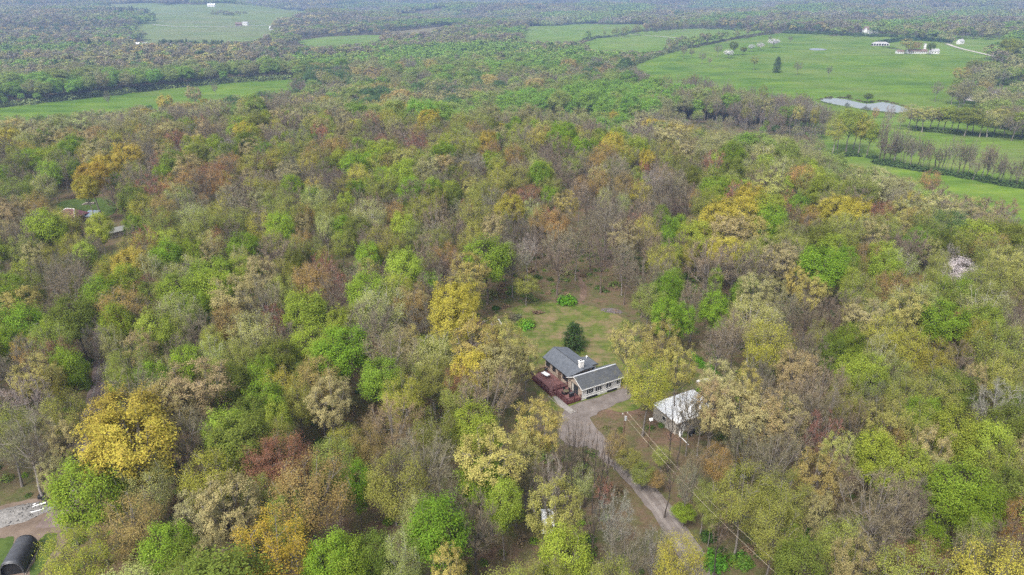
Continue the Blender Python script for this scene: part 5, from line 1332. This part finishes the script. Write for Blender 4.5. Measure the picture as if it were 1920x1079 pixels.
fc = MB(); fc.prism([(x * 0.95, 0.35, z * 0.95) for x, z in ar], (0, 0.03, 0)); fc.build("opening_shade", M_BLACK, sh)  # black panel standing in for the shade inside the open end
for j in range(0, 13, 3):
    rb_ = MB()
    for (x0, z0), (x1, z1) in zip(ar[:-1], ar[1:]): rb_.bar((x0 * 0.93, 5.2 * j / 12 + 0.02, z0 * 0.93), (x1 * 0.93, 5.2 * j / 12 + 0.02, z1 * 0.93), 0.03, n=5)
    rb_.build("hoop", simple("steel_hoop", (0.25, 0.25, 0.26), 0.5, 0.6), sh)
for sx in (-1, 1): MB().box((sx * 1.49, 2.6, 0.06), (0.14, 5.3, 0.16)).build("ground_rail", M_WOODB, sh)

def heap(name, px, py, rx, ry, h, mat, label, cat, rz=0.0, n=160, stone=(0.12, 0.3), mats=None, seed=3):
    """low mound with separate lumps on it"""
    x, y, z = at(px, py); rnd = random.Random(seed)
    root = empty(name, (x, y, z - 0.05), rz, label, cat)
    rg = np.random.default_rng(seed)
    N, K = 36, 9; V = [(0, 0, h)]; F3 = []; F4 = []
    bump_ = rg.uniform(0.8, 1.15, (K, N))
    for k in range(1, K + 1):
        t = k / K
        for j in range(N):
            a = 2 * math.pi * j / N
            V.append((rx * t * math.cos(a) * bump_[k - 1, j] ** 0.5, ry * t * math.sin(a) * bump_[k - 1, j] ** 0.5, max(0, h * (1 - t ** 1.6) * bump_[k - 1, j])))
    for j in range(N): F3.append((0, 1 + j, 1 + (j + 1) % N))
    for k in range(K - 1):
        for j in range(N): F4.append((1 + k * N + j, 1 + (k + 1) * N + j, 1 + (k + 1) * N + (j + 1) % N, 1 + k * N + (j + 1) % N))
    link("mound", mesh_np("mound", V, [np.array(F4), np.array(F3)], [mat]), root)
    mb = MB()
    for _ in range(n):
        t = math.sqrt(rnd.random()); a = rnd.random() * 6.28; s = rnd.uniform(*stone)
        mb.ball((rx * t * math.cos(a), ry * t * math.sin(a), h * (1 - t ** 1.6) + s * 0.1), s, 1, (1, rnd.uniform(0.6, 1), rnd.uniform(0.5, 0.9)), 0.25, rnd)
    o = mb.build("stones", mats or mat, root); o["kind"] = "stuff"
    return root
M_GREYGR = simple("pale_gravel", (0.20, 0.19, 0.18), 0.95, var=0.4, scale=5)
heap("gravel_heap", 22, 968, 6.5, 2.3, 1.0, M_GREYGR, "long pale grey gravel heap at the edge of the dirt yard", "heap", R(24), 260, (0.06, 0.18), None, 4)
for q, (px, py, l, a, lab) in enumerate([(62, 958, 2.4, 38, "longest white board on the gravel heap"), (70, 962, 1.9, 30, "white board lying lowest by the gravel heap"), (58, 955, 1.6, 62, "short white board crossing the others on the gravel heap"), (72, 953, 2.1, 33, "grey-white board highest up the gravel heap")]):
    x, y, z = at(px, py); tag(MB().box((0, 0, 0), (l, 0.28, 0.06), bev=0.008).build("board", M_WHITE, None, (x, y, z + 0.35 + 0.06 * q), R(a)), lab, "board", "white boards on the gravel heap")
x, y, z = at(86, 935)
tr = empty("cart", (x, y, z), R(15), "small black cart beside the gravel heap", "cart")
MB().box((0, 0, 0.6), (1.7, 1.0, 0.5), bev=0.04).build("tub", M_BLACK, tr); MB().bar((0.85, 0, 0.5), (1.6, 0, 0.35), 0.03).build("tow_bar", M_BLACK, tr)
for sy in (-1, 1): MB().bar((0, sy * 0.52, 0.3), (0, sy * 0.66, 0.3), 0.3, n=14).build("wheel", M_DARKFR, tr)

# ------------------------------------------------------------------ on and round the lawn
heap("rubble_heap", 1147, 584, 2.6, 1.1, 0.6, simple("purple_grey_rubble", (0.085, 0.068, 0.062), 0.95, var=0.4, scale=4), "heap of purple-grey rubble at the wood's edge behind the lawn", "heap", R(-18), 150, (0.12, 0.3), simple("purple_grey_stone", (0.125, 0.105, 0.105), 0.9, var=0.4, scale=3), 6)
def sticks(name, px, py, L, n, mat, label, seed, spread=0.8, rz=0.0):
    x, y, z = at(px, py); rnd = random.Random(seed); root = empty(name, (x, y, z), rz, label, "pile")
    for q in range(n):
        a = rnd.gauss(0, 0.35); l = L * rnd.uniform(0.5, 1); c = Vector((rnd.gauss(0, spread * 0.5), rnd.gauss(0, spread * 0.35), 0.1 + 0.55 * q / n)); d = Vector((math.cos(a), math.sin(a), rnd.gauss(0, 0.1))) * l / 2
        MB().bar(c - d, c + d, rnd.uniform(0.05, 0.1), n=6).build("log", mat, root)
sticks("brush_pile", 1011, 588, 2.6, 14, M_BROWNW, "low brown pile of cut branches on the lawn", 3, 0.9, R(30))
x, y, z = at(928, 614)
wp = empty("woodpile", (x, y, z), R(8), "grey woodpile with leaning pale boards at the lawn's edge under the golden oak", "woodpile")
rnd = random.Random(9)
for row in range(3):
    for q in range(6 - row): MB().bar((-1.1 + 0.42 * q + 0.2 * row, -0.7, 0.2 + 0.36 * row), (-1.1 + 0.42 * q + 0.2 * row, 0.7, 0.2 + 0.36 * row), 0.19, n=8).build("log", rnd.choice([M_BROWNW, M_WOODB]), wp)
for q in range(3): MB().box((1.3 + 0.22 * q, -0.2, 0.65), (0.16, 0.05, 1.7), M=Matrix.Rotation(R(-18 - 6 * q), 4, "Y")).build("plank", M_WHITE if q == 2 else M_WOODB, wp)
for px, py, s, lab in ((1409, 884, 1.0, "larger pale grey boulder under the light green tree"), (1394, 896, 0.7, "smaller pale grey boulder under the light green tree")):
    x, y, z = at(px, py); tag(MB().ball((0, 0, 0.25 * s), s * 0.85, 2, (1, 0.8, 0.6), 0.12, rnd).build("boulder", M_STONE, None, (x, y, z)), lab, "boulder", "pale boulders in the wood")
x, y, z = at(1317, 718)
bs = empty("board_stack", (x, y, z), R(20), "stack of pale weathered boards behind the garage", "stack")
for q in range(6): MB().box((0.05 * (q % 3), 0.04 * (q % 2), 0.1 + 0.09 * q), (2.4, 0.9 - 0.06 * q, 0.07)).build("board", M_TRIM if q > 3 else M_WOODB, bs)

def bush(px, py, rpx, tint, label, group=None, h=1.0, name="bush"):
    x, y, z = at(px, py); d = float(to_px(x, y, z)[2]); s = rpx * d / FPX
    root = empty(name, (x, y, z - 0.05), float(RNG.uniform(0, 6.28)), label, "bush", group)
    for q in range(max(3, int(4 + s * 2))):
        a = q * 2.4; r = s * 0.55 * math.sqrt((q + 0.5) / (4 + s * 2)); k = s * float(RNG.uniform(0.5, 0.75))
        f = link("foliage", SHRUBS[int(RNG.integers(4))], root, (r * math.cos(a), r * math.sin(a), s * h * 0.12), float(RNG.uniform(0, 6)), (k, k, k * h * 1.15))
        f["tint"] = [float(c * RNG.uniform(0.85, 1.15)) for c in tint]
    m = MB()
    for q in range(5): m.bar((0, 0, 0), (0.4 * s * math.cos(q * 1.3), 0.4 * s * math.sin(q * 1.3), 0.55 * s * h), 0.03, 0.015, 5)
    m.build("stem", M_BROWNW, root)
BG, BD, BL = (0.10, 0.22, 0.02), (0.055, 0.11, 0.025), (0.22, 0.31, 0.045)
bush(1065, 568, 22, BG, "bright green rounded bush at the back edge of the lawn", None, 0.8)
bush(985, 612, 21, (0.15, 0.26, 0.03), "lime-green spreading bush on the lawn beside the brush pile", None, 0.9)
bush(965, 598, 13, (0.16, 0.14, 0.09), "small bare brownish bush beside the lime-green bush on the lawn")
bush(930, 580, 9, BD, "small dark green bush under the golden oak by the lawn")
for q, (px, py, r) in enumerate([(1296, 668, 11), (1308, 677, 12), (1320, 687, 13), (1332, 696, 13), (1343, 703, 12), (1352, 709, 9)]):
    bush(px, py, r, BG, "bright green bush, %s from the house in the row along the wood's edge" % ORD[q], "row of green bushes along the lawn's wood edge", 0.9)
bush(1340, 1058, 30, (0.085, 0.19, 0.025), "wide dark green bush under the power lines", None, 0.7)
bush(1328, 1010, 20, BD, "dark green bush between the power lines and the drive", None, 0.9)
bush(1388, 1055, 26, (0.11, 0.20, 0.03), "mid-green low bush beside the wide dark green bush", None, 0.7)
bush(1466, 762, 22, BL, "lime-green rounded bush below the yellow-lime oak", None, 1.0)
bush(1284, 818, 10, (0.15, 0.16, 0.06), "olive bush in front of the garage by the white pipe")
bush(1312, 812, 12, (0.20, 0.17, 0.10), "tan bush in front of the far garage door")
bush(1240, 800, 9, (0.12, 0.17, 0.04), "small green bush at the garage side wall")
bush(1500, 1003, 30, (0.13, 0.25, 0.02), "vivid green spreading bush on the wood floor", None, 0.6)
# conifer on the lawn and the big dark crown beside it
x, y, z = at(1075, 654)
plant_tree(x, y, z, 6.3, 2.75, "E", "dense rounded dark green conifer standing on the lawn behind the house", None, "tree", "conifer")

# ------------------------------------------------------------------ the valley: single trees, tree rows and buildings
def valley_tree(px, py, hpx, wpx, k, label, group=None, form=None):
    x, y, z = at(px, py); m = float(to_px(x, y, z)[2]) / FPX
    return plant_tree(x, y, z, hpx * m / CP, wpx * m / 2, k, label, group)
for px, py, h, w, k, lab in [
    (1456, 137, 27, 17, "E", "dark green rounded tree alone in the middle of the green pasture"),
    (1413, 132, 24, 16, "l", "pale olive tree in the pasture beside the dark rounded tree"),
    (1494, 141, 22, 17, "b", "bare grey tree in the pasture beyond the dark rounded tree"),
    (1552, 149, 24, 12, "b", "thin bare tree standing furthest out on the lower pasture"),
    (1316, 121, 20, 14, "b", "bare tree on the upper pasture edge above the belt of bare woods"),
    (1330, 124, 14, 10, "T", "small tan tree just beside the bare tree on the upper pasture"),
    (1281, 112, 24, 13, "b", "bare tree at the pasture's hedge corner, tall and thin"),
    (1296, 110, 16, 11, "B", "short mauve tree at the pasture's hedge corner"),
    (1345, 108, 22, 14, "b", "tall bare tree at the start of the orchard row on the pasture"),
    (1374, 105, 24, 17, "d", "dark leafy tree in the orchard row on the pasture"),
    (1365, 110, 15, 18, "w", "white blossoming tree below the dark leafy orchard tree"),
    (1393, 104, 14, 13, "d", "small round dark tree next to the white orchard blossom"),
    (1408, 98, 13, 14, "w", "small white blossoming tree in the middle of the orchard row"),
    (1450, 90, 15, 24, "w", "broad white blossoming tree at the far end of the orchard row"),
    (1425, 95, 13, 16, "w", "white blossoming tree second from the far end of the orchard row"),
    (1443, 80, 12, 8, "b", "thin bare tree above the white orchard blossom"),
    (1481, 82, 12, 9, "b", "thin bare tree on the pasture beyond the orchard"),
    (1752, 192, 34, 20, "b", "bare grey tree by the far shore of the pond"),
    (1590, 190, 12, 10, "d", "small bushy tree on the pond's island shore"),
    (1626, 194, 17, 18, "d", "round dark tree on the far bank of the pond"),
    (92, 185, 16, 12, "u", "small golden tree standing out on the narrow green field"),
    (205, 205, 30, 12, "b", "tall pale dead tree at the near edge of the narrow green field"),
    (405, 182, 22, 12, "b", "bare tree before the narrow green field's far end"),
    (150, 99, 17, 11, "e", "dark conifer beside the far white-roofed sheds, first of the trio"),
    (172, 101, 26, 17, "e", "broad dark conifer beside the far white-roofed sheds, middle of the trio"),
    (191, 98, 22, 13, "e", "dark conifer closest to the far white-roofed sheds"),
    (1702, 71, 16, 12, "e", "dark conifer behind the hedge of the white estate, by the white gabled house"),
    (1722, 72, 18, 15, "e", "wide dark conifer directly behind the white estate"),
    (1735, 72, 17, 10, "e", "narrow dark conifer beside the wide one behind the white estate"),
    (1696, 101, 24, 24, "u", "yellow-green tree in front of the white estate house"),
    (1716, 101, 21, 20, "O", "rusty maple in front of the white estate house"),
    (1743, 103, 20, 16, "d", "dark green tree beside the white chimney tower of the estate"),
    (1704, 102, 17, 14, "l", "small olive tree between the two coloured trees of the estate house"),
    (1886, 122, 44, 34, "v", "big lime-green tree beside the pale estate road"),
    (1796, 168, 36, 32, "u", "straw-coloured tree at the edge of the barn copse"),
    (558, 40, 11, 9, "e", "dark conifer tallest in the far plantation beside the big field"),
    (1560, 28, 9, 7, "e", "tiny dark conifer beyond the far white houses"),
]: valley_tree(px, py, h, w, k, lab)
# the row of slender bare trees behind the hayfield
hx = np.linspace(1642, 1935, 58)
for q, px in enumerate(hx):
    px = px + RNG.normal(0, 5.0); py = np.interp(px, [1640, 1760, 1930], [303, 322, 352]) + RNG.normal(0, 2.0)
    valley_tree(px, py, float(RNG.uniform(30, 66)), float(RNG.uniform(13, 27)), str(RNG.choice(["s", "s", "b", "B"])), "bare hedgerow tree, %s along the hedgerow behind the hayfield" % ordinal(q), "bare trees of the hayfield hedgerow")
for q, (px, py, h, w, k, lab) in enumerate([
    (1648, 300, 78, 22, "b", "tall forked bare tree at the start of the hayfield hedgerow"), (1668, 302, 60, 18, "b", "tall bare tree second at the start of the hayfield hedgerow"),
    (1560, 291, 62, 40, "V", "yellow-green tree at the end of the valley clump by the hayfield"), (1585, 288, 76, 46, "v", "tallest lime-green tree of the valley clump by the hayfield"),
    (1608, 291, 72, 42, "V", "yellow-olive tree in the middle of the valley clump by the hayfield"), (1625, 293, 58, 30, "v", "lime-green tree at the pond side of the valley clump"),
    (1570, 280, 70, 38, "l", "olive tree at the back of the valley clump by the hayfield"), (1600, 281, 66, 40, "v", "lime-green tree at the back of the valley clump by the hayfield"),
    (1465, 252, 48, 22, "g", "bright green round tree beside the bare valley belt"), (1520, 262, 60, 16, "V", "narrow yellow-green tree before the pond"), (1535, 266, 64, 14, "b", "narrow bare tree before the pond"),
    (1490, 255, 52, 20, "u", "straw-coloured tree before the pond"), (1637, 236, 32, 13, "O", "rusty thin tree at the pond's near bank"), (1686, 244, 28, 16, "p", "pale small tree on the strip of grass below the pond"),
    (1663, 243, 42, 17, "h", "bare grey tree with whitish limbs below the pond")]): valley_tree(px, py, h, w, k, lab)
for q, (px, k, h) in enumerate([(1702, "p", 44), (1716, "b", 40), (1728, "u", 46), (1742, "b", 44), (1756, "l", 42), (1768, "v", 46), (1782, "b", 40), (1795, "l", 48), (1808, "v", 52), (1822, "b", 44), (1836, "l", 46), (1850, "p", 48), (1864, "u", 46), (1880, "l", 50), (1896, "b", 46), (1912, "v", 52), (1928, "l", 50)]):
    valley_tree(px, np.interp(px, [1700, 1930], [242, 262]) + RNG.normal(0, 3), h * 0.92, h * 0.9, k, "%s, %s along the tree row between pond and hayfield" % (KINDS[k][4].split(" with ")[0], ordinal(q)), "tree row between pond and hayfield")

# hedges: low dark growth along field edges
def hedge(name, line, n, spx, label, tint=(0.06, 0.095, 0.03), jit=2.0):
    L = np.array(line, float); t = np.sort(RNG.random(n)) * (len(L) - 1); i = np.minimum(t.astype(int), len(L) - 2); f = (t - i)[:, None]
    P = L[i] * (1 - f) + L[i + 1] * f
    W_ = np.array([at(a + RNG.normal(0, jit), b + RNG.normal(0, jit * 0.4)) for a, b in P]); m = to_px(W_[:, 0], W_[:, 1], W_[:, 2])[2] / FPX
    s = m * spx * RNG.uniform(0.5, 1.0, n)
    T = np.array(tint) * RNG.uniform(0.7, 1.5, (n, 1))
    scatter(name, shrub_col, W_ - np.array([0, 0, 0.1]), RNG.uniform(0, 6.28, n), np.stack([s * 1.2, s * 1.2, s], 1), RNG.integers(0, 4, n), T, label, "hedge")
hedge("hedge", [(1640, 305), (1700, 316), (1790, 330), (1880, 346), (1950, 358)], 150, 13, "dark green overgrown hedge along the hayfield under the bare trees")
hedge("hedge", [(1470, 62), (1545, 64), (1600, 67), (1680, 70)], 110, 7, "dark hedge along the top of the green pasture")
hedge("hedge", [(1250, 94), (1300, 89), (1380, 73), (1450, 63)], 90, 6, "scrubby hedge between the hayfield and the green pasture", (0.10, 0.105, 0.055))
hedge("hedge", [(1085, 75), (1150, 69), (1200, 60), (1310, 54), (1440, 58)], 100, 6, "dark hedge between the two far hayfields", (0.075, 0.10, 0.05))
hedge("hedge", [(1650, 82), (1690, 76), (1730, 76), (1780, 80)], 120, 8, "tall clipped evergreen hedge behind the white estate", (0.045, 0.085, 0.035), 1.0)
hedge("hedge", [(1560, 296), (1600, 291), (1640, 298)], 26, 11, "short dark thicket at the corner of the hayfield")
hedge("hedge", [(0, 201), (180, 181), (290, 168), (420, 155), (570, 147)], 260, 12, "shrubby wood edge along the far side of the narrow green field", (0.15, 0.19, 0.07), 2.0)
hedge("hedge", [(1178, 126), (1228, 106), (1290, 90)], 80, 8, "shrubby wood edge beside the green pasture", (0.14, 0.17, 0.065), 1.5)
hedge("hedge", [(1700, 243), (1800, 252), (1935, 262)], 70, 9, "low shrubs under the tree row between pond and hayfield", (0.09, 0.13, 0.035), 2.5)
hedge("pond_margin", [(1532, 188), (1562, 183), (1590, 185), (1625, 193), (1655, 190), (1690, 198), (1706, 206)], 60, 4.5, "weedy bank along the far side of the pond", (0.12, 0.11, 0.05), 1.0)
hedge("pond_margin", [(1535, 190), (1556, 197), (1592, 203), (1626, 209), (1656, 212), (1684, 215)], 40, 4.0, "weedy bank along the near side of the pond", (0.09, 0.12, 0.035), 1.0)
hedge("hedge", [(1655, 89), (1680, 93), (1700, 98)], 30, 3.5, "low clipped hedge beside the long pool house", (0.10, 0.13, 0.05), 0.6)
# bare belt of woods before the pasture and plantation rows
def belt(name, poly, n, hpx, wpx, ks, label):
    P = np.array(poly, float); lo, hi = P.min(0), P.max(0); out = []
    while len(out) < n:
        c = RNG.uniform(lo, hi, (200, 2)); c = c[inside(P, c[:, 0], c[:, 1])]; out += list(c)
    pts, sc_, ix, tn = [], [], [], []
    for a, b in out[:n]:
        x, y, z = at(a, b); m = float(to_px(x, y, z)[2]) / FPX; k = str(RNG.choice(list(ks))); form = KINDS[k][1]
        if form == "conifer": f = len(flat) - 1
        else: f = int(RNG.choice(FORMS[form]))
        h = hpx * m * RNG.uniform(0.75, 1.15); w = wpx * m * RNG.uniform(0.75, 1.2)
        pts.append((x, y, z - 0.2)); sc_.append((w / 2 / flat[f][2], w / 2 / flat[f][2], h / flat[f][1])); ix.append(f); tn.append(tint_for(k, RNG))
    scatter(name, near_col, pts, RNG.uniform(0, 6.28, n), sc_, ix, tn, label, "trees")
belt("bare_woodland", [(1215, 190), (1300, 178), (1400, 205), (1500, 215), (1530, 240), (1480, 262), (1400, 246), (1300, 222), (1230, 212)], 190, 44, 20, "bsBsbl", "belt of tall bare grey-mauve trees between the hill and the pasture")
belt("far_tree_row", [(1095, 73), (1160, 68), (1230, 60), (1320, 55), (1330, 58), (1230, 64), (1160, 72)], 46, 18, 9, "bsl", "thin row of bare trees between the two far hayfields")
belt("conifer_plantation", [(300, 86), (420, 86), (420, 95), (300, 93)], 90, 12, 8, "eed", "dark band of conifers below the big far field")
belt("conifer_plantation", [(540, 40), (600, 37), (600, 42), (545, 44)], 30, 8, 5, "e", "dark conifer plantation beside the big far field")
belt("conifer_plantation", [(210, 26), (245, 24), (255, 30), (215, 36)], 26, 15, 9, "e", "dark conifers on the slope left of the big far field".replace("left of", "beside"))
belt("field_thicket", [(385, 26), (420, 24), (470, 27), (440, 30), (400, 29)], 60, 5, 5, "lb", "low thicket standing in the big far field")

M_GREYROOF = simple("pale_slate", (0.33, 0.32, 0.32), 0.8, var=0.12, scale=0.3)
M_BROWNROOF = simple("brown_shingles", (0.16, 0.11, 0.09), 0.9, var=0.2, scale=0.3)
M_WHITEWALL = simple("white_render", (0.66, 0.65, 0.64), 0.8, var=0.04, scale=0.2)
def gable_house(parent, cx, cy, L, Wd, ze, zr, wall, roof, rz=0.0, nwin=3, rows=1, eave=0.4):
    """walls, roof and windows of one gabled block, ridge along its own x"""
    Mx = Matrix.Translation((cx, cy, 0)) @ Matrix.Rotation(rz, 4, "Z")
    T = lambda p: Mx @ Vector(p)
    mb = MB(); mb.prism([T((-L / 2, w, z)) for w, z in ((-Wd / 2, -0.4), (Wd / 2, -0.4), (Wd / 2, ze), (0, zr - 0.15), (-Wd / 2, ze))], Mx.to_3x3() @ Vector((L, 0, 0)))
    wl = mb.build("wall", wall, parent)
    for sgn in (-1, 1):
        mb = MB(); sl = (zr - ze) / (Wd / 2)
        mb.prism([T((-L / 2 - eave, 0, zr)), T((-L / 2 - eave, sgn * (Wd / 2 + eave), ze - sl * eave)), T((L / 2 + eave, sgn * (Wd / 2 + eave), ze - sl * eave)), T((L / 2 + eave, 0, zr))], (0, 0, 0.2 + 0.002 * sgn))
        mb.build("roof", roof, parent)
    for rw_ in range(rows):
        for q in range(nwin):
            p = T((-L / 2 + L * (q + 0.5) / nwin, -Wd / 2 - 0.02, ze * (rw_ + 0.55) / rows)); sz = min(1.5, ze / rows * 0.45)
            w_ = MB().box(p, (min(1.4, L / nwin * 0.5), 0.10, sz), rz).build("window", M_TRIM, parent)
            MB().box(p + Mx.to_3x3() @ Vector((0, -0.06, 0)), (min(1.2, L / nwin * 0.42), 0.05, sz * 0.84), rz).build("pane", M_GLASS, w_)
    return wl
def site(name, px, py, rz, label, cat="house"):
    x, y, z = at(px, py); return empty(name, (x, y, z), rz, label, cat), float(to_px(x, y, z)[2]) / FPX
# red-roofed cottage among the trees
ct = empty("cottage", (-142.5, 215.6, float(terrain(-142.5, 215.6))), R(-12), "small cottage with red hipped roof in a clearing among the trees", "cottage")
M_RED = simple("red_shingles", (0.145, 0.06, 0.08), 0.85, var=0.18, scale=1.0)
mb = MB(); mb.box((0, 0, 1.3), (7.4, 5.6, 3.0)); mb.build("wall", M_BROWNW, ct)
mb = MB(); e_ = [(-4.1, -3.2, 2.7), (4.1, -3.2, 2.7), (4.1, 3.2, 2.7), (-4.1, 3.2, 2.7)]; r1, r2 = (-1.4, 0, 4.7), (1.6, 0, 4.7)
for f in ([e_[0], e_[1], r2, r1], [e_[1], e_[2], r2], [e_[2], e_[3], r1, r2], [e_[3], e_[0], r1], e_[::-1]): mb.poly(f)
bmesh.ops.remove_doubles(mb.bm, verts=mb.bm.verts[:], dist=0.001); hr = mb.build("roof", M_RED, ct)
mb = MB(); mb.bar(e_[0], r1, 0.10); mb.bar(e_[1], r2, 0.10); mb.bar(r1, r2, 0.09); mb.build("ridge_cap", M_TRIM, hr)
for q in (-2, 0.2, 2.2):
    w_ = MB().box((q, -2.83, 1.5), (1.0, 0.08, 1.0)).build("window", M_TRIM, ct); MB().box((q, -2.88, 1.5), (0.84, 0.05, 0.84)).build("pane", M_GLASS, w_)
wl = empty("woodshed", (-137.0, 217.3, float(terrain(-137, 217.3))), R(-4), "small lean-to with a blue sheet roof beside the red-roofed cottage", "shed")
mb = MB(); mb.prism([(-1.7, -1.5, 0), (1.7, -1.5, 0), (1.7, -1.5, 1.9), (-1.7, -1.5, 1.9)], (0, 3, 0)); mb.build("wall", M_WOODB, wl)
mb = MB(); mb.prism([(-2.0, -1.9, 1.95), (2.0, -1.9, 1.95), (2.0, 1.9, 3.0), (-2.0, 1.9, 3.0)], (0, 0, 0.09)); mb.build("roof", simple("blue_sheet", (0.15, 0.18, 0.24), 0.35, var=0.2), wl)
x, y, z = at(166, 384); tb = empty("timber_stack", (x, y, z), R(15), "pale stacked timber on the grass beyond the red-roofed cottage", "stack")
for q in range(5): MB().box((0.1 * q, 0.25 * (q % 2), 0.15 + 0.13 * q), (4.2 - 0.3 * q, 0.8, 0.11)).build("board", M_WOODB, tb)
lg = empty("low_shed", (-121.2, 202.4, float(terrain(-121.2, 202.4))), R(52), "long low grey-roofed shed half hidden under green trees", "shed")
mb = MB(); mb.box((0, 0, 0.8), (6.6, 2.6, 1.8)); mb.build("wall", M_WOODB, lg)
for q in range(6):
    mb = MB(); mb.prism([(-3.5 + 1.17 * q, -1.6, 1.75), (-3.5 + 1.17 * q, 1.6, 2.35), (-3.5 + 1.17 * q, 1.6, 2.42), (-3.5 + 1.17 * q, -1.6, 1.82)], (1.12, 0, 0)); mb.build("roof_panel", simple("grey_sheet", (0.20, 0.20, 0.18), 0.6, var=0.2), lg)
# farm buildings and the estate
b, m = site("barn", 1864, 184, R(-18), "dark wooden barn with pale grey roof beside the curved farm road", "barn")
gable_house(b, 0, 0, 13, 9, 3.6, 6.2, M_BROWNW, M_GREYROOF, 0, 4)
MB().box((-3, -4.55, 1.4), (3.0, 0.1, 2.8)).build("barn_door", M_WOODB, b)
b, m = site("mansion", 1718, 101, R(-4), "long white estate house with tall white chimney tower among trees", "mansion")
gable_house(b, 0, 0, 26, 8, 3.4, 6.0, M_WHITEWALL, M_BROWNROOF, 0, 9); gable_house(b, 22, -3, 11, 8, 4.2, 6.8, M_WHITEWALL, M_GREYROOF, 0, 3); gable_house(b, -22, 2, 9, 7, 2.8, 4.8, M_WHITEWALL, M_BROWNROOF, 0, 3)
MB().box((10.5, 1.5, 6.5), (2.6, 2.0, 13)).build("chimney", M_WHITEWALL, b); mb = MB(); mb.box((10.5, 1.5, 13.2), (3.0, 2.4, 0.4)); mb.build("chimney_cap", M_GREYROOF, b)
b, m = site("pool_house", 1650, 86, R(-6), "long low pool house with hipped grey roof and dark openings", "house")
mb = MB(); e_ = [(-13, -5, 3.2), (13, -5, 3.2), (13, 5, 3.2), (-13, 5, 3.2)]; r1, r2 = (-8, 0, 6.0), (8, 0, 6.0)
for f in ([e_[0], e_[1], r2, r1], [e_[1], e_[2], r2], [e_[2], e_[3], r1, r2], [e_[3], e_[0], r1], e_[::-1]): mb.poly(f)
bmesh.ops.remove_doubles(mb.bm, verts=mb.bm.verts[:], dist=0.001); mb.build("roof", M_GREYROOF, b)
MB().box((0, 1, 1.5), (24, 7, 3.4)).build("wall", M_DARKFR, b)
for q in range(7): MB().box((-12 + 4 * q, -4.4, 1.5), (0.8, 0.8, 3.4)).build("column", M_WHITEWALL, b)
MB().box((0, -8, 0.25), (34, 5, 0.7)).build("terrace", M_CONC, b)
b, m = site("gabled_house", 1630, 64, R(-8), "tall white house with brown roofs and two gables beyond the pasture", "house")
gable_house(b, 0, 0, 22, 9, 8.5, 13.5, M_WHITEWALL, M_BROWNROOF, 0, 6, 2); gable_house(b, 9, -3, 12, 8, 8.5, 14.5, M_WHITEWALL, M_GREYROOF, R(90), 3, 2); gable_house(b, -10, -2, 9, 6, 8, 12, M_WHITEWALL, M_BROWNROOF, R(90), 2, 2)
b, m = site("white_house", 1800, 83, R(20), "small white house with grey roof at the estate road", "house")
gable_house(b, 0, 0, 9, 7, 4.5, 7.5, M_WHITEWALL, M_GREYROOF, 0, 3)
far_list = [(216, 94, 24, 10, 4.5, "white-roofed long shed nearest the dark conifers".replace("nearest", "by"), 0.2, M_METAL), (258, 88, 13, 9, 4.5, "white-roofed shed second along from the dark conifers", -0.3, M_METAL), (272, 87, 9, 7, 3.8, "smallest white-roofed shed beyond the dark conifers", 0.4, M_METAL),
            (324, 89, 8, 6, 4, "single white roof showing through the trees below the big far field", 0.1, M_METAL), (448, 49, 17, 12, 5, "brown barn in the big far field beside the track", 0.3, M_BROWNROOF), (461, 48, 14, 10, 6, "steep-roofed pale barn in the big far field", -0.2, M_GREYROOF),
            (521, 57, 40, 14, 5, "long white farm building at the corner of the big far field", 0.15, M_METAL), (590, 52, 52, 10, 4, "long pale greenhouse range in the far trees", 0.0, M_GREYROOF), (547, 48, 10, 8, 8, "tall grey silo house beside the far conifers", 0.2, M_GREYROOF),
            (756, 23, 24, 14, 7, "lone white house in the far woods", 0.3, M_METAL), (397, 13, 26, 14, 6, "white farm roofs on the far crest", 0.1, M_METAL), (1064, 42, 11, 10, 10, "small white steep-gabled house above the far hayfield", 0.2, M_METAL),
            (1449, 29, 30, 16, 7, "white farmhouse in the far woods, with the pale roof", 0.2, M_METAL), (1478, 30, 22, 14, 6, "second white farmhouse in the far woods", -0.2, M_METAL), (1553, 38, 36, 14, 5, "long white barn beside the far meadow", 0.05, M_METAL)]
for px, py, L, Wd, ze, lab, rz, rf in far_list:
    b, m = site("farmhouse", px, py, rz, lab, "building")
    gable_house(b, 0, 0, L, Wd, ze, ze + Wd * 0.35, M_WHITEWALL if rf is not M_BROWNROOF else M_BROWNW, rf, 0, max(2, int(L / 5)))
# ------------------------------------------------------------------ air
def haze_box():
    m, nt, o = new_mat("hazy_air")
    pv = nt.nodes.new("ShaderNodeVolumePrincipled")
    pv.inputs["Color"].default_value = (0.40, 0.58, 0.96, 1); pv.inputs["Density"].default_value = 2.0e-4; pv.inputs["Anisotropy"].default_value = 0.2
    nt.links.new(pv.outputs[0], o.inputs["Volume"])
    m.cycles.volume_sampling = 'DISTANCE'
    mb = MB(); mb.box((0, 0, (-80 + 250) / 2), (25000, 25000, 250 + 80))
    b = mb.build("haze", m)
    tag(b, "pale blue spring haze lying over the whole valley", "haze", kind="stuff")
haze_box()
